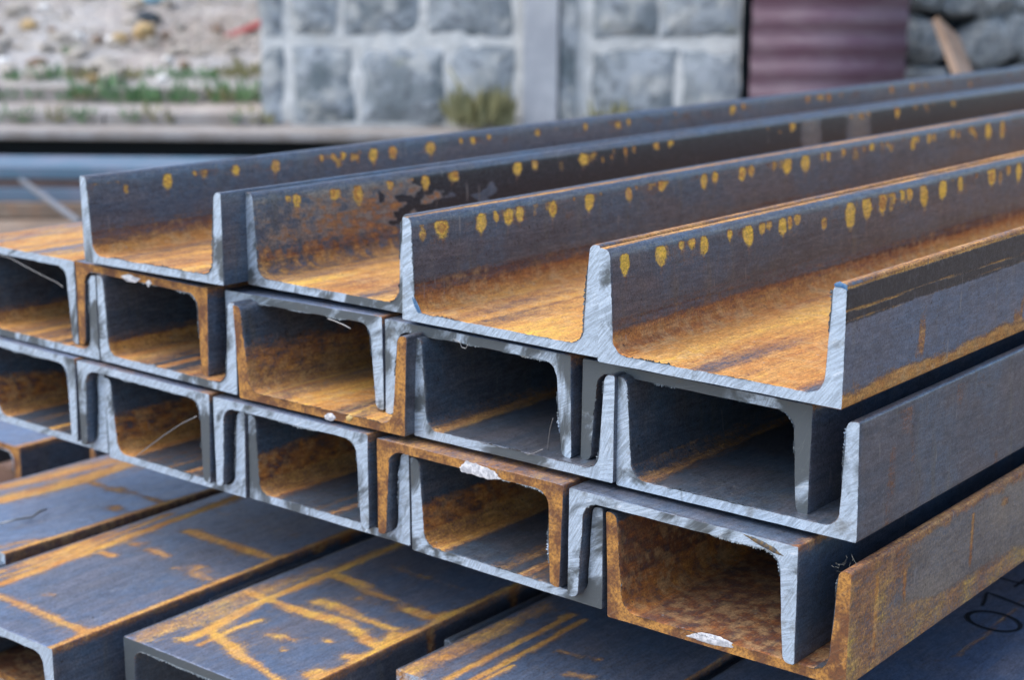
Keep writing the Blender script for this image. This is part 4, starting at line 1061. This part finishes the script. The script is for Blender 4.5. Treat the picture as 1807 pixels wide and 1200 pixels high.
bm = bmesh.new(); box_bm(bm, ax(988)-wx, ax(1014)-wx, -.03, .0012, 0, wtop, .004)
link_mesh('stone_pilaster', bm_mesh('stone_pilaster', bm), M_STONE, wall)
# weeds at the wall foot
big = weed_mesh('weed', 9, 260, 1.0, 1.2); big.materials.append(M_LEAF2)
o = link_mesh('weed', big, None, None, Y2W(ax(850), WB-.10, PZ), (0, 0, BROT)); o.scale = (.13, .10, .20); meta(o, 'yellowish weed bush at the foot of the stone wall', 'weed')
st = [Y2W(ax(846), WB-.08, PZ), Y2W(ax(822), WB-.10, PZ+.14), Y2W(ax(790), WB-.07, PZ+.25)]; c = st[0].copy()
meta(link_mesh('dry_stalk', tube('dry_stalk', [p-c for p in st], [.009, .006, .003], 5), M_LEAF2, None, c), 'dry leaning weed stalk rising from the bush at the wall', 'weed')
for px, s, lab in ((1070, .10, 'greenish moss-like weed at the right part of the wall foot'), (1262, .07, 'faint yellow-green weed high at the right end of the wall foot')):
    o = link_mesh('weed', weeds2[1], None, None, Y2W(ax(px), WB-.09, PZ), (0, 0, BROT)); o.scale = (s, s*.8, s*1.6); meta(o, lab, 'weed')

# corrugated sheet panel right of the wall
a0 = yard(1324, 100, 6.42)[0]; a1 = yard(1602, 100, 6.42)[0]; V = []; F = []; nz_ = 300; hgt = 1.95; per = .099
prof = []
for j in range(nz_+1):
    z = hgt*j/nz_; t = (z/per) % 1.0; d = .012*(sst(.0, .30, np.array(t))-sst(.5, .8, np.array(t))); prof.append((z, float(-d)))
for z, d in prof: V += [(0, d, z), (a1-a0, d, z), (0, d+.0012, z), (a1-a0, d+.0012, z)]
for j in range(nz_):
    b = 4*j; F += [(b, b+1, b+5, b+4), (b+2, b+6, b+7, b+3), (b, b+4, b+6, b+2), (b+1, b+3, b+7, b+5)]
sh = empty('corrugated_panel', Y2W(a0, 6.42, PZ), (0, 0, BROT+.05), label='burgundy corrugated metal panel with horizontal ribs right of the stone wall', cat='metal panel')
link_mesh('ribbed_sheet', mesh_from('ribbed_sheet', V, F, True), M_SHEET, sh)
bm = bmesh.new(); box_bm(bm, .02, .06, .004, .05, 0, hgt); box_bm(bm, a1-a0-.06, a1-a0-.02, .004, .05, 0, hgt); link_mesh('back_frame', bm_mesh('back_frame', bm), M_DARK, sh)
bm = bmesh.new(); box_bm(bm, ax(1306)-wx+.002, ax(1345)-wx, .30, .36, 0, wtop); box_bm(bm, ax(1306)-wx+.004, yard(1900,100,7.3)[0]-wx, .62, .70, 0, wtop+.2)
link_mesh('back_wall', bm_mesh('back_wall', bm), M_DARK, wall)

# dry-laid boulders right of the panel with a leaning plank
bw = empty('boulder_wall', Y2W(yard(1605, 100, 6.75)[0], 6.75, PZ), (0, 0, BROT), label='rough wall of big blue-grey boulders at the top right corner', cat='stone wall')
bx = yard(1605, 100, 6.75)[0]; rb = rg
def ydz(px, py): q = yard(px, py, 6.75); return q[0]-bx, q[2]-PZ
BL = [(1638,70,40,52),(1640,-5,48,32),(1740,82,52,48),(1795,60,36,38),(1700,2,34,28),(1760,0,38,34),(1830,-5,46,50),(1855,75,50,50),(1640,150,45,35),(1725,155,52,30),(1810,150,50,36),(1640,-75,46,40),(1730,-72,52,42),(1820,-85,52,44),(1880,20,50,40),(1645,-160,46,42),(1735,-165,54,42),(1835,-175,56,46),(1650,225,50,42),(1750,220,56,38),(1850,220,56,42),(1650,-245,50,42),(1745,-250,52,42),(1845,-262,56,46)]
for k, (px, py, rx_, rz_) in enumerate(BL):
    x, z = ydz(px, py); o = link_mesh('boulder', rock_mesh('boulder', 200+k, 3), M_STONE, bw, (x, .10, z), (0, rg.uniform(-.3, .3), 0)); k_ = 6.75/CAM_F*1.18
    o.scale = (rx_*k_*1.08, .16, rz_*k_*1.5)
bm = bmesh.new(); box_bm(bm, -.14, yard(1960,100,6.75)[0]-bx, .18, .42, -PZ, 1.7); link_mesh('mortar_body', bm_mesh('mortar_body', bm), M_DARK, bw)
p0 = Vector(Y2W(*yard(1658, 22, 6.50)[:2], yard(1658, 22, 6.50)[2])); p1 = Vector(Y2W(*yard(1722, 190, 6.2)[:2], yard(1722, 190, 6.2)[2]))
dv = p1-p0; L_ = dv.length; bm = bmesh.new(); box_bm(bm, -.055, .055, -.016, .016, -.25, L_, .003)
o = link_mesh('wooden_plank', bm_mesh('wooden_plank', bm), M_WOOD, None, p0)
zax = dv.normalized(); xax = (EH - zax*EH.dot(zax)).normalized(); yax = zax.cross(xax)
o.rotation_euler = (Matrix((xax, yax, zax)).transposed() @ Matrix.Rotation(math.radians(-38), 3, 'Z')).to_euler(); o.location = p0 + zax*.05
for v in o.data.vertices:
    if v.co.z < -.1: v.co.z += .25 + (v.co.x+.05)*.6
meta(o, 'weathered tan plank leaning against the boulders at the top right', 'plank')
